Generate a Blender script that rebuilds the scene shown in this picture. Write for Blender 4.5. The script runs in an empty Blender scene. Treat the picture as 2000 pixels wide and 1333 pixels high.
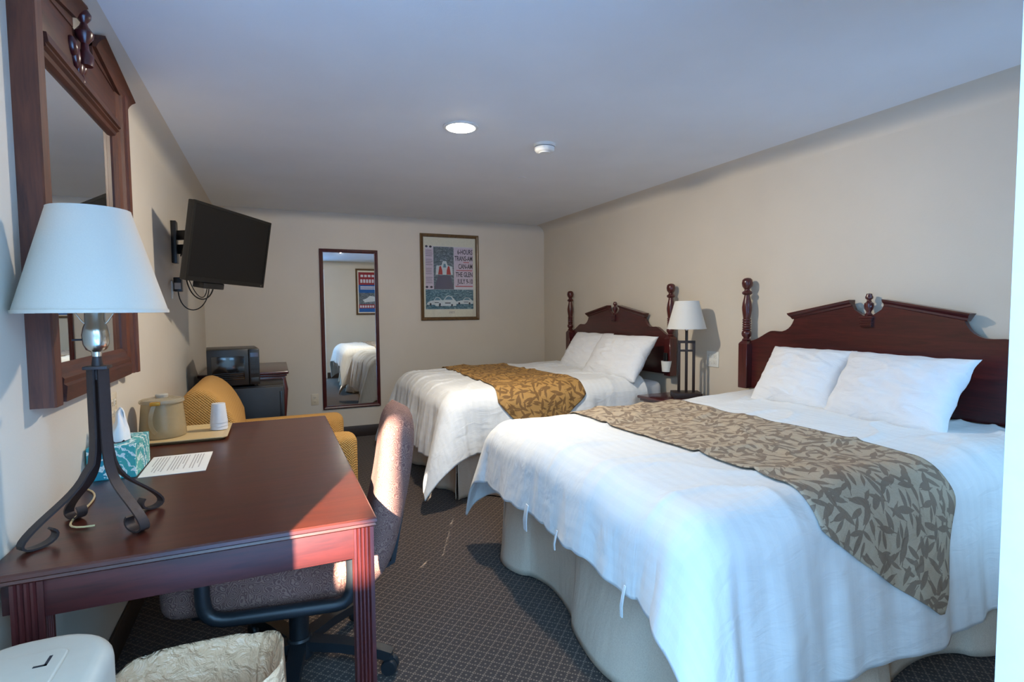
import bpy, bmesh, math, random
from mathutils import Vector, Matrix, noise
random.seed(7)
PI = math.pi
scene = bpy.context.scene
COL = scene.collection

# ------------------------------------------------------------------ camera
F_PX = 1053.0
yaw, pitch, roll = math.radians(23.8), math.radians(3.2), math.radians(-0.5)
fw = Vector((math.sin(yaw)*math.cos(pitch), math.cos(yaw)*math.cos(pitch), -math.sin(pitch)))
rt = Vector((math.cos(yaw), -math.sin(yaw), 0)); up = rt.cross(fw)
rt2 = rt*math.cos(roll)+up*math.sin(roll); up2 = up*math.cos(roll)-rt*math.sin(roll)
cam_d = bpy.data.cameras.new('camera'); cam = bpy.data.objects.new('camera', cam_d); COL.objects.link(cam)
cam.matrix_world = Matrix(((rt2.x, up2.x, -fw.x, 0), (rt2.y, up2.y, -fw.y, 0), (rt2.z, up2.z, -fw.z, 1.294), (0, 0, 0, 1)))
cam_d.sensor_width = 36; cam_d.lens = F_PX/2000*36; cam_d.clip_start = 0.02
scene.camera = cam

# ------------------------------------------------------------------ world, sun, exposure
world = bpy.data.worlds.new('world'); scene.world = world; world.use_nodes = True
bg = world.node_tree.nodes['Background']
bg.inputs[0].default_value = (0.28, 0.60, 1.0, 1); bg.inputs[1].default_value = 11.5
SUN_AZ, SUN_EL = math.radians(23.5), math.radians(23.0)
sd = bpy.data.lights.new('sun', 'SUN'); so = bpy.data.objects.new('sun', sd); COL.objects.link(so)
sd.energy = 54; sd.angle = math.radians(0.55); sd.color = (1.0, 0.86, 0.70)
trav = Vector((math.sin(SUN_AZ)*math.cos(SUN_EL), math.cos(SUN_AZ)*math.cos(SUN_EL), -math.sin(SUN_EL)))
so.rotation_euler = trav.to_track_quat('-Z', 'Y').to_euler(); so.location = (-3, -8, 5)
vs = scene.view_settings
vs.view_transform = 'Standard'; vs.look = 'None'; vs.gamma = 1.0; vs.use_curve_mapping = False
vs.exposure = 0.14

def portal(name, loc, sx, sy, rot):
    d = bpy.data.lights.new(name, 'AREA'); d.shape = 'RECTANGLE'; d.size = sx; d.size_y = sy
    d.cycles.is_portal = True
    o = bpy.data.objects.new(name, d); COL.objects.link(o); o.location = loc; o.rotation_euler = rot
portal('door_portal', (0.15, 0.19, 1.03), 1.33, 2.05, (PI/2, 0, 0))
portal('window_portal', (2.55, 0.19, 1.39), 0.66, 1.38, (PI/2, 0, 0))

# room numbers (metres): camera stands in the doorway at x=0, y=0
LW, RW, D, H, FW = -0.585, 2.957, 5.741, 2.294, 0.35

# ------------------------------------------------------------------ material helpers
def srgb(r, g, b):
    f = lambda c: (c/255/12.92) if c/255 <= .04045 else ((c/255+.055)/1.055)**2.4
    return (f(r), f(g), f(b), 1)
class NT:
    def __init__(s, name):
        s.m = bpy.data.materials.new(name); s.m.use_nodes = True
        s.t = s.m.node_tree; s.p = s.t.nodes['Principled BSDF']; s.out = s.t.nodes['Material Output']
    def n(s, typ, **kw):
        nd = s.t.nodes.new(typ)
        for k, v in kw.items(): setattr(nd, k, v)
        return nd
    def l(s, a, b): s.t.links.new(a, b)
    def put(s, sock, v):
        if hasattr(v, 'is_output') or isinstance(v, bpy.types.NodeSocket): s.l(v, sock)
        else: sock.default_value = v
    def math(s, op, a, b=0.0, c=None):
        nd = s.n('ShaderNodeMath', operation=op); s.put(nd.inputs[0], a); s.put(nd.inputs[1], b)
        if c is not None: s.put(nd.inputs[2], c)
        return nd.outputs[0]
    def mix(s, fac, a, b, bt='MIX'):
        nd = s.n('ShaderNodeMix', data_type='RGBA', blend_type=bt)
        s.put(nd.inputs[0], fac); s.put(nd.inputs[6], a); s.put(nd.inputs[7], b); return nd.outputs[2]
    def coord(s, which='Object'): return s.n('ShaderNodeTexCoord').outputs[which]
    def map(s, vec, scale=(1, 1, 1), rot=(0, 0, 0), loc=(0, 0, 0)):
        nd = s.n('ShaderNodeMapping'); s.l(vec, nd.inputs[0])
        nd.inputs['Scale'].default_value = scale; nd.inputs['Rotation'].default_value = rot; nd.inputs['Location'].default_value = loc
        return nd.outputs[0]
    def noise(s, vec, scale, detail=3, rough=.5, dist=0):
        nd = s.n('ShaderNodeTexNoise'); s.l(vec, nd.inputs['Vector'])
        nd.inputs['Scale'].default_value = scale; nd.inputs['Detail'].default_value = detail
        nd.inputs['Roughness'].default_value = rough; nd.inputs['Distortion'].default_value = dist
        return nd.outputs['Fac']
    def ramp(s, fac, stops):
        nd = s.n('ShaderNodeValToRGB'); s.l(fac, nd.inputs[0]); e = nd.color_ramp.elements
        while len(e) < len(stops): e.new(.5)
        for i, (p, c) in enumerate(stops): e[i].position = p; e[i].color = c if len(c) == 4 else (*c, 1)
        return nd.outputs[0]
    def bump(s, h, strength=.2, dist=.01):
        nd = s.n('ShaderNodeBump'); s.l(h, nd.inputs['Height'])
        nd.inputs['Strength'].default_value = strength; nd.inputs['Distance'].default_value = dist
        s.l(nd.outputs[0], s.p.inputs['Normal'])
    def base(s, c): s.put(s.p.inputs['Base Color'], c)
    def set(s, **kw):
        for k, v in kw.items(): s.p.inputs[k.replace('_', ' ')].default_value = v

def plain(name, col, rough=.5, metal=0, var=.06, nscale=40, bump=0, coat=0, spec=.5):
    t = NT(name); v = t.noise(t.coord(), nscale, 3)
    c2 = tuple(min(1, x*(1+var)) for x in col[:3])+(1,); c1 = tuple(x*(1-var) for x in col[:3])+(1,)
    t.base(t.ramp(v, [(.3, c1), (.7, c2)])); t.set(Roughness=rough, Metallic=metal)
    t.p.inputs['Specular IOR Level'].default_value = spec
    if coat: t.p.inputs['Coat Weight'].default_value = coat; t.p.inputs['Coat Roughness'].default_value = .12
    if bump: t.bump(v, bump, .004)
    return t.m

def wood(name, dark, light, axis='Y', rough=.28, coat=.4, scale=1.0):
    t = NT(name); st = {'X': (1.2, 14, 14), 'Y': (14, 1.2, 14), 'Z': (14, 14, 1.2)}[axis]
    v = t.map(t.coord(), tuple(q*scale for q in st))
    g = t.noise(v, 3.0, 6, .6, 1.2); f = t.noise(v, 16, 4, .6, .3)
    m = t.math('ADD', t.math('MULTIPLY', g, .75), t.math('MULTIPLY', f, .25))
    t.base(t.ramp(m, [(.3, dark), (.68, light)]))
    t.set(Roughness=rough); t.p.inputs['Coat Weight'].default_value = coat; t.p.inputs['Coat Roughness'].default_value = .15
    t.bump(f, .06, .002)
    return t.m

M = {}
def mat_wall(name, col, rough):
    t = NT(name); v = t.coord(); a = t.noise(v, 2.2, 3); b = t.noise(v, 220, 2); c3 = t.noise(v, 60, 3)
    t.base(t.ramp(a, [(.3, tuple(x*.97 for x in col[:3])+(1,)), (.7, tuple(min(1, x*1.02) for x in col[:3])+(1,))]))
    t.set(Roughness=rough); t.bump(t.math('ADD', b, c3), .10, .003); return t.m
M['wall'] = mat_wall('wall_paint_beige', srgb(211, 201, 185), .5)
M['ceil'] = mat_wall('ceiling_paint_white', srgb(228, 230, 230), .75)
M['white_trim'] = plain('white_painted_trim', srgb(228, 230, 230), .4, var=.02)
M['baseboard'] = plain('dark_brown_cove_base', srgb(52, 40, 34), .5)
M['ground_blue_bounce'] = plain('paving_blue_bounce_tint', srgb(128, 162, 200), .9, nscale=4, var=.08)  # blue put into the unseen ground so its bounce tints the ceiling
M['blocker_stucco'] = plain('light_blocker_stucco', srgb(150, 140, 128), .9, nscale=6)  # surface of the added light blockers outside
M['cherry'] = wood('cherry_wood_along_y', srgb(46, 14, 16), srgb(82, 28, 28), 'Y')
M['cherry_z'] = wood('cherry_wood_upright', srgb(50, 15, 17), srgb(88, 30, 30), 'Z')
M['cherry_x'] = wood('cherry_wood_along_x', srgb(46, 16, 14), srgb(84, 33, 27), 'X')
M['desk_top'] = wood('desk_mahogany_veneer', srgb(48, 18, 11), srgb(80, 33, 20), 'X', rough=.32, coat=.2, scale=.8)
M['desk_leg'] = wood('desk_mahogany_upright', srgb(46, 15, 15), srgb(80, 28, 25), 'Z', rough=.4, coat=.1)
M['desk_apron'] = wood('desk_mahogany_apron', srgb(46, 15, 15), srgb(76, 27, 24), 'X', rough=.5, coat=.0)
M['mirror_wood'] = wood('mirror_frame_walnut', srgb(60, 27, 16), srgb(108, 56, 34), 'Z', rough=.5, coat=.0)
M['mirror_wood_y'] = wood('mirror_frame_walnut_rail', srgb(48, 21, 14), srgb(92, 46, 28), 'Y', rough=.5, coat=.0)
M['poster_frame'] = wood('bronze_brown_frame', srgb(72, 50, 26), srgb(112, 84, 48), 'Z', rough=.4, coat=.1)
M['iron'] = plain('brown_black_iron', srgb(58, 47, 45), .45, metal=.4, nscale=90, bump=.1)
M['black_plastic'] = plain('black_plastic', srgb(20, 21, 24), .35, nscale=120)
M['chair_plastic'] = plain('charcoal_chair_plastic', srgb(30, 34, 38), .42, nscale=150, bump=.08)
M['tv_black'] = plain('tv_matte_black', srgb(15, 15, 16), .32, var=.02)
M['screen'] = plain('tv_screen_glass', srgb(14, 14, 15), .38, var=.01, spec=.3)
M['dark_glass'] = plain('microwave_door_glass', srgb(10, 14, 18), .12, var=.02, coat=.6)
M['fridge'] = plain('black_fridge_enamel', srgb(17, 17, 20), .45, nscale=200, bump=.05)
M['white_plastic'] = plain('white_plastic', srgb(226, 226, 220), .4, var=.02)
M['ivory_plastic'] = plain('ivory_wallplate', srgb(214, 200, 176), .4, var=.02)
M['grey_white'] = plain('greyish_white_plastic', srgb(172, 164, 150), .5, var=.02)
M['dark_mark'] = plain('dark_slot', srgb(22, 26, 34), .6, var=.02)
M['chrome'] = plain('brushed_nickel', srgb(200, 196, 186), .22, metal=1, var=.03)
M['paper'] = plain('white_paper', srgb(222, 216, 206), .8, var=.02)
M['paper_ink'] = plain('grey_printed_ink', srgb(168, 160, 152), .8, var=.05)
M['tray'] = plain('beige_melamine_tray', srgb(196, 168, 120), .4, var=.03)
M['gold_knob'] = plain('brass_yellow', srgb(190, 140, 50), .4, metal=.5)
M['tissue'] = plain('tissue_paper_white', srgb(228, 226, 222), .9, var=.03)
M['cable'] = plain('black_cable', srgb(18, 18, 20), .5)

def m_mirror():
    t = NT('silvered_mirror_glass'); v = t.noise(t.coord(), 3)
    t.base(t.ramp(v, [(0, (.80, .83, .84, 1)), (1, (.83, .86, .86, 1))])); t.set(Metallic=1.0, Roughness=.012); return t.m
M['mirror'] = m_mirror()
def m_glass_pane():
    t = NT('picture_glass'); nt = t.t; nt.nodes.remove(t.p)
    tr = t.n('ShaderNodeBsdfTransparent'); gl = t.n('ShaderNodeBsdfGlossy'); gl.inputs['Roughness'].default_value = .03
    fr = t.n('ShaderNodeFresnel'); fr.inputs[0].default_value = 1.45
    tc = t.noise(t.coord(), 5); cr = t.ramp(tc, [(0, (.97, .98, .97, 1)), (1, (.99, 1, .99, 1))]); t.l(cr, tr.inputs[0])
    mx = t.n('ShaderNodeMixShader'); t.l(fr.outputs[0], mx.inputs[0]); t.l(tr.outputs[0], mx.inputs[1]); t.l(gl.outputs[0], mx.inputs[2])
    t.l(mx.outputs[0], t.out.inputs[0]); return t.m
M['pane'] = m_glass_pane()
def m_emit(name, col, s):
    t = NT(name); t.base((1, 1, 1, 1)); t.p.inputs['Emission Color'].default_value = col; t.p.inputs['Emission Strength'].default_value = s
    return t.m
M['lamp_lens'] = m_emit('downlight_lens', (1, .90, .74, 1), 60)
def m_shade(name, col):
    t = NT(name); v = t.map(t.coord(), (1, 1, 1)); f = t.noise(v, 300, 2)
    t.base(t.ramp(f, [(.3, tuple(x*.96 for x in col[:3])+(1,)), (.7, col)])); t.set(Roughness=.85); t.bump(f, .12, .002)
    tl = t.n('ShaderNodeBsdfTranslucent'); tl.inputs[0].default_value = col
    mx = t.n('ShaderNodeMixShader'); mx.inputs[0].default_value = .25
    t.l(t.p.outputs[0], mx.inputs[1]); t.l(tl.outputs[0], mx.inputs[2]); t.l(mx.outputs[0], t.out.inputs[0]); return t.m
M['shade_white'] = m_shade('white_linen_shade', srgb(236, 236, 232))
M['shade'] = m_shade('cream_linen_shade', srgb(226, 214, 196))
def m_translucent(name, col, fac, rough=.35, crinkle=0):
    t = NT(name); f = t.noise(t.coord(), 26, 4, .6, .6)
    t.base(t.ramp(f, [(.3, tuple(x*.9 for x in col[:3])+(1,)), (.7, col)])); t.set(Roughness=rough)
    if crinkle: t.bump(f, crinkle, .02)
    tl = t.n('ShaderNodeBsdfTransparent'); tl.inputs[0].default_value = tuple(min(1, x**.5) for x in col[:3])+(1,)
    mx = t.n('ShaderNodeMixShader'); mx.inputs[0].default_value = fac
    t.l(t.p.outputs[0], mx.inputs[1]); t.l(tl.outputs[0], mx.inputs[2]); t.l(mx.outputs[0], t.out.inputs[0]); return t.m
M['bucket'] = m_translucent('tan_translucent_plastic', srgb(176, 154, 116), .22, .25)
M['bucket_lid'] = m_translucent('clear_tan_lid_plastic', srgb(206, 192, 164), .5, .15)
M['bag'] = m_translucent('cream_bin_liner_film', srgb(240, 188, 146), .03, .28, 1.0)
M['cup'] = m_translucent('frosted_cup_plastic', srgb(228, 228, 230), .25, .35)

def m_carpet():
    t = NT('brown_lattice_carpet'); v = t.coord()
    sx = t.n('ShaderNodeSeparateXYZ'); t.l(v, sx.inputs[0]); p = .056
    u = t.math('DIVIDE', sx.outputs[0], p); w = t.math('DIVIDE', sx.outputs[1], p)
    a = t.math('ADD', u, w); b = t.math('SUBTRACT', u, w)
    def tri(x, off=0.0): return t.math('ABSOLUTE', t.math('SUBTRACT', t.math('FRACT', t.math('ADD', x, off)), .5))
    da, db = tri(a), tri(b)          # 0 at lattice lines
    la = t.math('LESS_THAN', da, .07); lb = t.math('LESS_THAN', db, .07)
    da2 = t.math('GREATER_THAN', t.math('FRACT', t.math('MULTIPLY', b, 4)), .42)
    db2 = t.math('GREATER_THAN', t.math('FRACT', t.math('MULTIPLY', a, 4)), .42)
    line = t.math('MAXIMUM', t.math('MULTIPLY', la, da2), t.math('MULTIPLY', lb, db2))
    dot = t.math('LESS_THAN', t.math('ADD', tri(a, .5), tri(b, .5)), .12)
    pat = t.math('MAXIMUM', line, dot)
    fz = t.noise(v, 420, 2); big = t.noise(v, 1.6, 2)
    basec = t.ramp(fz, [(.25, srgb(40, 31, 26)), (.75, srgb(66, 53, 46))])
    linec = t.ramp(fz, [(.25, srgb(98, 82, 68)), (.75, srgb(142, 122, 104))])
    t.base(t.mix(pat, basec, linec)); t.set(Roughness=.95); t.p.inputs['Specular IOR Level'].default_value = .15
    t.p.inputs['Sheen Weight'].default_value = .15
    t.bump(t.math('ADD', fz, t.math('MULTIPLY', pat, .5)), .5, .006); return t.m
M['carpet'] = m_carpet()

def m_duvet(name, col):
    t = NT(name); uv = t.coord('UV'); s = t.n('ShaderNodeSeparateXYZ'); t.l(uv, s.inputs[0])
    st = t.math('GREATER_THAN', t.math('FRACT', t.math('MULTIPLY', s.outputs[0], 22)), .5)
    w = t.noise(t.map(uv, (3.2, 3.2, 3.2)), 2.4, 2, .45, .8); f = t.noise(uv, 500, 2)
    t.base(t.mix(st, col, tuple(x*.975 for x in col[:3])+(1,))); t.set(Roughness=.8)
    t.p.inputs['Sheen Weight'].default_value = .2
    w2 = t.noise(t.map(uv, (3, 9, 5)), 2.0, 4, .5, 1.2)
    t.bump(t.math('ADD', t.math('ADD', w, t.math('MULTIPLY', w2, .8)), t.math('MULTIPLY', f, .02)), .16, .05); return t.m
M['duvet'] = m_duvet('white_striped_sateen', srgb(226, 226, 224))
M['sheet'] = m_duvet('white_sheet_cotton', srgb(220, 222, 224))
def m_pillow():
    t = NT('white_pillowcase_cotton'); v = t.coord(); w = t.noise(t.map(v, (4, 9, 9)), 1.6, 4, .5, 1.0); f = t.noise(v, 400, 2)
    t.base(t.ramp(w, [(.2, srgb(220, 221, 224)), (.8, srgb(230, 231, 232))])); t.set(Roughness=.8)
    t.bump(t.math('ADD', w, t.math('MULTIPLY', f, .04)), .4, .04); return t.m
M['pillow'] = m_pillow()
def m_runner(name, base, leaf):
    t = NT(name); uv = t.coord('UV')
    def leaves(scale, seed, bl, wd):
        mp = t.map(uv, (scale, scale, scale), (0, 0, seed), (seed*1.7, seed*2.3, 0))
        vo = t.n('ShaderNodeTexVoronoi', voronoi_dimensions='2D'); t.l(mp, vo.inputs['Vector'])
        vo.inputs['Scale'].default_value = 1; vo.inputs['Randomness'].default_value = .8
        sub = t.n('ShaderNodeVectorMath', operation='SUBTRACT'); t.l(mp, sub.inputs[0]); t.l(vo.outputs['Position'], sub.inputs[1])
        ro = t.n('ShaderNodeVectorRotate', rotation_type='Z_AXIS'); t.l(sub.outputs[0], ro.inputs['Vector'])
        sc = t.n('ShaderNodeSeparateColor'); t.l(vo.outputs['Color'], sc.inputs[0])
        t.l(t.math('MULTIPLY', sc.outputs[0], 6.28), ro.inputs['Angle'])
        s = t.n('ShaderNodeSeparateXYZ'); t.l(ro.outputs[0], s.inputs[0])
        y2 = t.math('POWER', t.math('DIVIDE', s.outputs[1], bl), 2.0)
        lens = t.math('MULTIPLY', t.math('SUBTRACT', 1.0, y2), wd)
        inside = t.math('GREATER_THAN', t.math('SUBTRACT', lens, t.math('ABSOLUTE', s.outputs[0])), 0.0)
        stem = t.math('MULTIPLY', t.math('LESS_THAN', t.math('ABSOLUTE', s.outputs[0]), .022), t.math('LESS_THAN', t.math('ABSOLUTE', s.outputs[1]), .75))
        return t.math('MAXIMUM', inside, stem)
    a = leaves(13, .4, .56, .15); b = leaves(15.5, 1.3, .54, .14); c = leaves(18, 2.1, .5, .12)
    m = t.math('MAXIMUM', a, t.math('MAXIMUM', b, c))
    f = t.noise(uv, 380, 2); f2 = t.ramp(f, [(.3, (.88, .88, .88, 1)), (.7, (1.05, 1.05, 1.05, 1))])
    t.base(t.mix(1.0, t.mix(m, base, leaf), f2, 'MULTIPLY')); t.set(Roughness=.7)
    w = t.noise(t.map(uv, (5, 5, 5)), 2.5, 4, .5, .6)
    t.bump(t.math('ADD', w, t.math('MULTIPLY', m, .06)), .45, .03); return t.m
M['runner_tan'] = m_runner('tan_leaf_jacquard', srgb(182, 164, 140), srgb(134, 116, 98))
M['runner_warm_lit'] = m_runner('warm_lit_leaf_jacquard', srgb(176, 134, 74), srgb(122, 88, 46))  # copy of the tan runner with warm lamp light put into its colour
def m_skirt():
    t = NT('tan_bed_skirt_cotton'); v = t.coord(); f = t.noise(v, 300, 2); w = t.noise(t.map(v, (6, 6, 1.2)), 2, 4)
    t.base(t.ramp(f, [(.3, srgb(206, 188, 168)), (.7, srgb(222, 206, 186))])); t.set(Roughness=.85); t.bump(w, .3, .03); return t.m
M['skirt'] = m_skirt()
def m_gold_fabric():
    t = NT('gold_ribbed_upholstery'); v = t.coord(); s = t.n('ShaderNodeSeparateXYZ'); t.l(v, s.inputs[0])
    a = t.math('SINE', t.math('MULTIPLY', t.math('ADD', s.outputs[0], t.math('MULTIPLY', s.outputs[2], .0)), 420))
    b = t.math('SINE', t.math('MULTIPLY', t.math('ADD', s.outputs[1], s.outputs[2]), 420))
    h = t.math('MULTIPLY', a, b); f = t.noise(v, 60, 3)
    t.base(t.mix(t.math('MULTIPLY', t.math('ADD', h, 1), .5), srgb(168, 118, 54), srgb(206, 158, 88))); t.set(Roughness=.9)
    t.bump(h, .5, .006); return t.m
M['gold_fabric'] = m_gold_fabric()
def m_paisley():
    t = NT('mauve_brown_swirl_upholstery'); v = t.coord()
    n1 = t.n('ShaderNodeTexNoise'); t.l(v, n1.inputs[0]); n1.inputs['Scale'].default_value = 22
    add = t.n('ShaderNodeVectorMath', operation='MULTIPLY_ADD'); t.l(n1.outputs['Color'], add.inputs[0]); add.inputs[1].default_value = (.035, .035, .035); t.l(v, add.inputs[2])
    vo = t.n('ShaderNodeTexVoronoi'); t.l(add.outputs[0], vo.inputs['Vector']); vo.inputs['Scale'].default_value = 40
    r = t.math('SINE', t.math('MULTIPLY', vo.outputs['Distance'], 34)); f = t.noise(v, 500, 2)
    m = t.math('GREATER_THAN', r, .15)
    t.base(t.mix(m, srgb(108, 76, 70), srgb(142, 108, 96))); t.set(Roughness=.92)
    t.bump(t.math('ADD', r, f), .3, .005); return t.m
M['paisley'] = m_paisley()
def m_tissue_box():
    t = NT('teal_wave_printed_card'); v = t.coord()
    w = t.n('ShaderNodeTexWave', wave_type='RINGS', rings_direction='SPHERICAL'); t.l(t.map(v, (1, 1, 1.0), loc=(.03, .05, 0)), w.inputs[0])
    w.inputs['Scale'].default_value = 15; w.inputs['Distortion'].default_value = 4.5; w.inputs['Detail'].default_value = 1.0; w.inputs['Detail Scale'].default_value = 6
    ln = t.ramp(w.outputs['Fac'], [(.72, (0, 0, 0, 1)), (.80, (1, 1, 1, 1))])
    n2 = t.noise(v, 9, 2)
    bgc = t.ramp(n2, [(.4, srgb(28, 140, 160)), (.6, srgb(66, 166, 158))])
    t.base(t.mix(ln, bgc, srgb(220, 230, 224))); t.set(Roughness=.5); return t.m
M['tissue_box'] = m_tissue_box()

# ------------------------------------------------------------------ mesh helpers
def finish(name, bm, mat, parent=None, smooth=None, loc=None, rot=None):
    bmesh.ops.recalc_face_normals(bm, faces=bm.faces[:])
    me = bpy.data.meshes.new(name); bm.to_mesh(me); bm.free()
    me.materials.append(M[mat] if isinstance(mat, str) else mat)
    if smooth is not None:
        me.polygons.foreach_set('use_smooth', [True]*len(me.polygons)); me.set_sharp_from_angle(angle=math.radians(smooth))
    o = bpy.data.objects.new(name, me); COL.objects.link(o)
    if parent: o.parent = parent
    if loc: o.location = loc
    if rot: o.rotation_euler = rot
    return o
def tag(o, label, cat, group=None):
    o['label'] = label; o['category'] = cat
    if group: o['group'] = group
    return o
def thing(name, label, cat, loc=(0, 0, 0), rz=0, group=None):
    o = bpy.data.objects.new(name, None); COL.objects.link(o); o.empty_display_size = .05
    o.location = loc; o.rotation_euler = (0, 0, rz); return tag(o, label, cat, group)
def struct(o): o['kind'] = 'structure'; return o
def add_box(bm, x0, x1, y0, y1, z0, z1, bev=0, seg=2, mtx=None):
    r = bmesh.ops.create_cube(bm, size=1.0); vs_ = r['verts']
    for v in vs_:
        v.co = Vector(((x0+x1)/2+v.co.x*(x1-x0), (y0+y1)/2+v.co.y*(y1-y0), (z0+z1)/2+v.co.z*(z1-z0)))
    if bev:
        es = list({e for v in vs_ for e in v.link_edges})
        q = bmesh.ops.bevel(bm, geom=es, offset=bev, segments=seg, profile=.5, affect='EDGES')
        vs_ = list({v for f in q['faces'] for v in f.verts} | {v for v in vs_ if v.is_valid})
    if mtx is not None:
        for v in vs_: v.co = mtx @ v.co
    return vs_
def box(name, mat, b, parent=None, bev=0, seg=2, smooth=35, loc=None, rot=None):
    bm = bmesh.new(); add_box(bm, *b, bev=bev, seg=seg)
    return finish(name, bm, mat, parent, smooth if bev else None, loc, rot)
def add_lathe(bm, prof, n=24, c=(0, 0), mtx=None):
    rings = []
    for r, z in prof:
        if r < 1e-5: rings.append([bm.verts.new((c[0], c[1], z))])
        else: rings.append([bm.verts.new((c[0]+r*math.cos(2*PI*i/n), c[1]+r*math.sin(2*PI*i/n), z)) for i in range(n)])
    for a, b in zip(rings, rings[1:]):
        for i in range(n):
            j = (i+1) % n
            if len(a) == 1 and len(b) == 1: continue
            if len(a) == 1: bm.faces.new((a[0], b[i], b[j]))
            elif len(b) == 1: bm.faces.new((a[i], a[j], b[0]))
            else: bm.faces.new((a[i], a[j], b[j], b[i]))
    if mtx is not None:
        for rg in rings:
            for v in rg: v.co = mtx @ v.co
def lathe(name, mat, prof, parent=None, n=24, c=(0, 0), smooth=40, loc=None, mtx=None):
    bm = bmesh.new(); add_lathe(bm, prof, n, c, mtx); return finish(name, bm, mat, parent, smooth, loc)
def add_sweep(bm, pts, w, h=None, n=10, upv=(0, 0, 1), widths=None):
    """round tube (h None) or rectangular strap (w wide, h thick) swept along pts"""
    pts = [Vector(p) for p in pts]; rings = []
    prevn = None
    for i, p in enumerate(pts):
        t = (pts[min(i+1, len(pts)-1)]-pts[max(i-1, 0)]).normalized()
        if prevn is None:
            u = Vector(upv); u = (u-t*u.dot(t))
            if u.length < 1e-4: u = Vector((1, 0, 0))-t*t.x
            u.normalize()
        else:
            u = (prevn-t*prevn.dot(t)).normalized()
        prevn = u; s = t.cross(u); k = widths[i] if widths else 1
        if h is None:
            rings.append([bm.verts.new(p+(u*math.cos(2*PI*j/n)+s*math.sin(2*PI*j/n))*w*k) for j in range(n)])
        else:
            rings.append([bm.verts.new(p+u*a*h/2+s*b*w*k/2) for a, b in ((-1, -1), (1, -1), (1, 1), (-1, 1))])
    m = len(rings[0])
    for a, b in zip(rings, rings[1:]):
        for i in range(m): bm.faces.new((a[i], a[(i+1) % m], b[(i+1) % m], b[i]))
    bm.faces.new(rings[0]); bm.faces.new(rings[-1])
def sweep(name, mat, pts, w, h=None, parent=None, n=10, upv=(0, 0, 1), smooth=40, loc=None, widths=None):
    bm = bmesh.new(); add_sweep(bm, pts, w, h, n, upv, widths); return finish(name, bm, mat, parent, smooth, loc)
def add_prism(bm, pts, axis, a, b):
    """polygon pts in the plane normal to axis, extruded from a to b"""
    mk = {'x': lambda u, v, k: (k, u, v), 'y': lambda u, v, k: (u, k, v), 'z': lambda u, v, k: (u, v, k)}[axis]
    A = [bm.verts.new(mk(u, v, a)) for u, v in pts]; B = [bm.verts.new(mk(u, v, b)) for u, v in pts]
    bm.faces.new(A); bm.faces.new(B); n = len(pts)
    for i in range(n): bm.faces.new((A[i], A[(i+1) % n], B[(i+1) % n], B[i]))
def prism(name, mat, pts, axis, a, b, parent=None, bev=0, smooth=None, loc=None):
    bm = bmesh.new(); add_prism(bm, pts, axis, a, b)
    if bev:
        bmesh.ops.recalc_face_normals(bm, faces=bm.faces[:])
        es = [e for e in bm.edges if len(e.link_faces) == 2 and e.calc_face_angle(0) > .6]
        bmesh.ops.bevel(bm, geom=es, offset=bev, segments=2, profile=.5, affect='EDGES', clamp_overlap=True)
    return finish(name, bm, mat, parent, smooth, loc)
def bez(p0, p1, p2, p3, n=12):
    P = [Vector(p) for p in (p0, p1, p2, p3)]
    return [P[0]*(1-t)**3+P[1]*3*t*(1-t)**2+P[2]*3*t*t*(1-t)+P[3]*t**3 for t in [i/n for i in range(n+1)]]
def grid(name, mat, fn, nu, nv, parent=None, smooth=180, uvfn=None, thick=0, loc=None):
    vsl = [fn(i/nu, j/nv) for i in range(nu+1) for j in range(nv+1)]
    fs = [(i*(nv+1)+j, (i+1)*(nv+1)+j, (i+1)*(nv+1)+j+1, i*(nv+1)+j+1) for i in range(nu) for j in range(nv)]
    me = bpy.data.meshes.new(name); me.from_pydata([tuple(v) for v in vsl], [], fs)
    if uvfn:
        uvl = me.uv_layers.new(name='UVMap'); vals = [uvfn(i/nu, j/nv) for i in range(nu+1) for j in range(nv+1)]
        for lp in me.loops: uvl.data[lp.index].uv = vals[lp.vertex_index]
    me.materials.append(M[mat]); me.polygons.foreach_set('use_smooth', [True]*len(me.polygons)); me.update()
    o = bpy.data.objects.new(name, me); COL.objects.link(o)
    if parent: o.parent = parent
    if loc: o.location = loc
    if thick:
        md = o.modifiers.new('thickness', 'SOLIDIFY'); md.thickness = thick; md.offset = -1
    return o
def text_part(name, body, size, mat, parent, loc, align='RIGHT', sx=1.0, bold=0.0, rot=(PI/2, 0, 0)):
    cu = bpy.data.curves.new(name, 'FONT'); cu.body = body; cu.size = size; cu.align_x = align; cu.offset = bold; cu.extrude = .0002; cu.resolution_u = 2
    tmp = bpy.data.objects.new('tmp_text', cu); COL.objects.link(tmp)
    dg = bpy.context.evaluated_depsgraph_get(); me = bpy.data.meshes.new_from_object(tmp.evaluated_get(dg))
    bpy.data.objects.remove(tmp); bpy.data.curves.remove(cu)
    me.materials.clear(); me.materials.append(M[mat]); me.name = name
    o = bpy.data.objects.new(name, me); COL.objects.link(o); o.parent = parent; o.location = loc; o.rotation_euler = rot; o.scale = (sx, 1, 1)
    return o
def copy_tree(o, parent=None):
    c = o.copy(); COL.objects.link(c)
    if parent: c.parent = parent
    for ch in list(o.children): copy_tree(ch, c)
    return c

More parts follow.
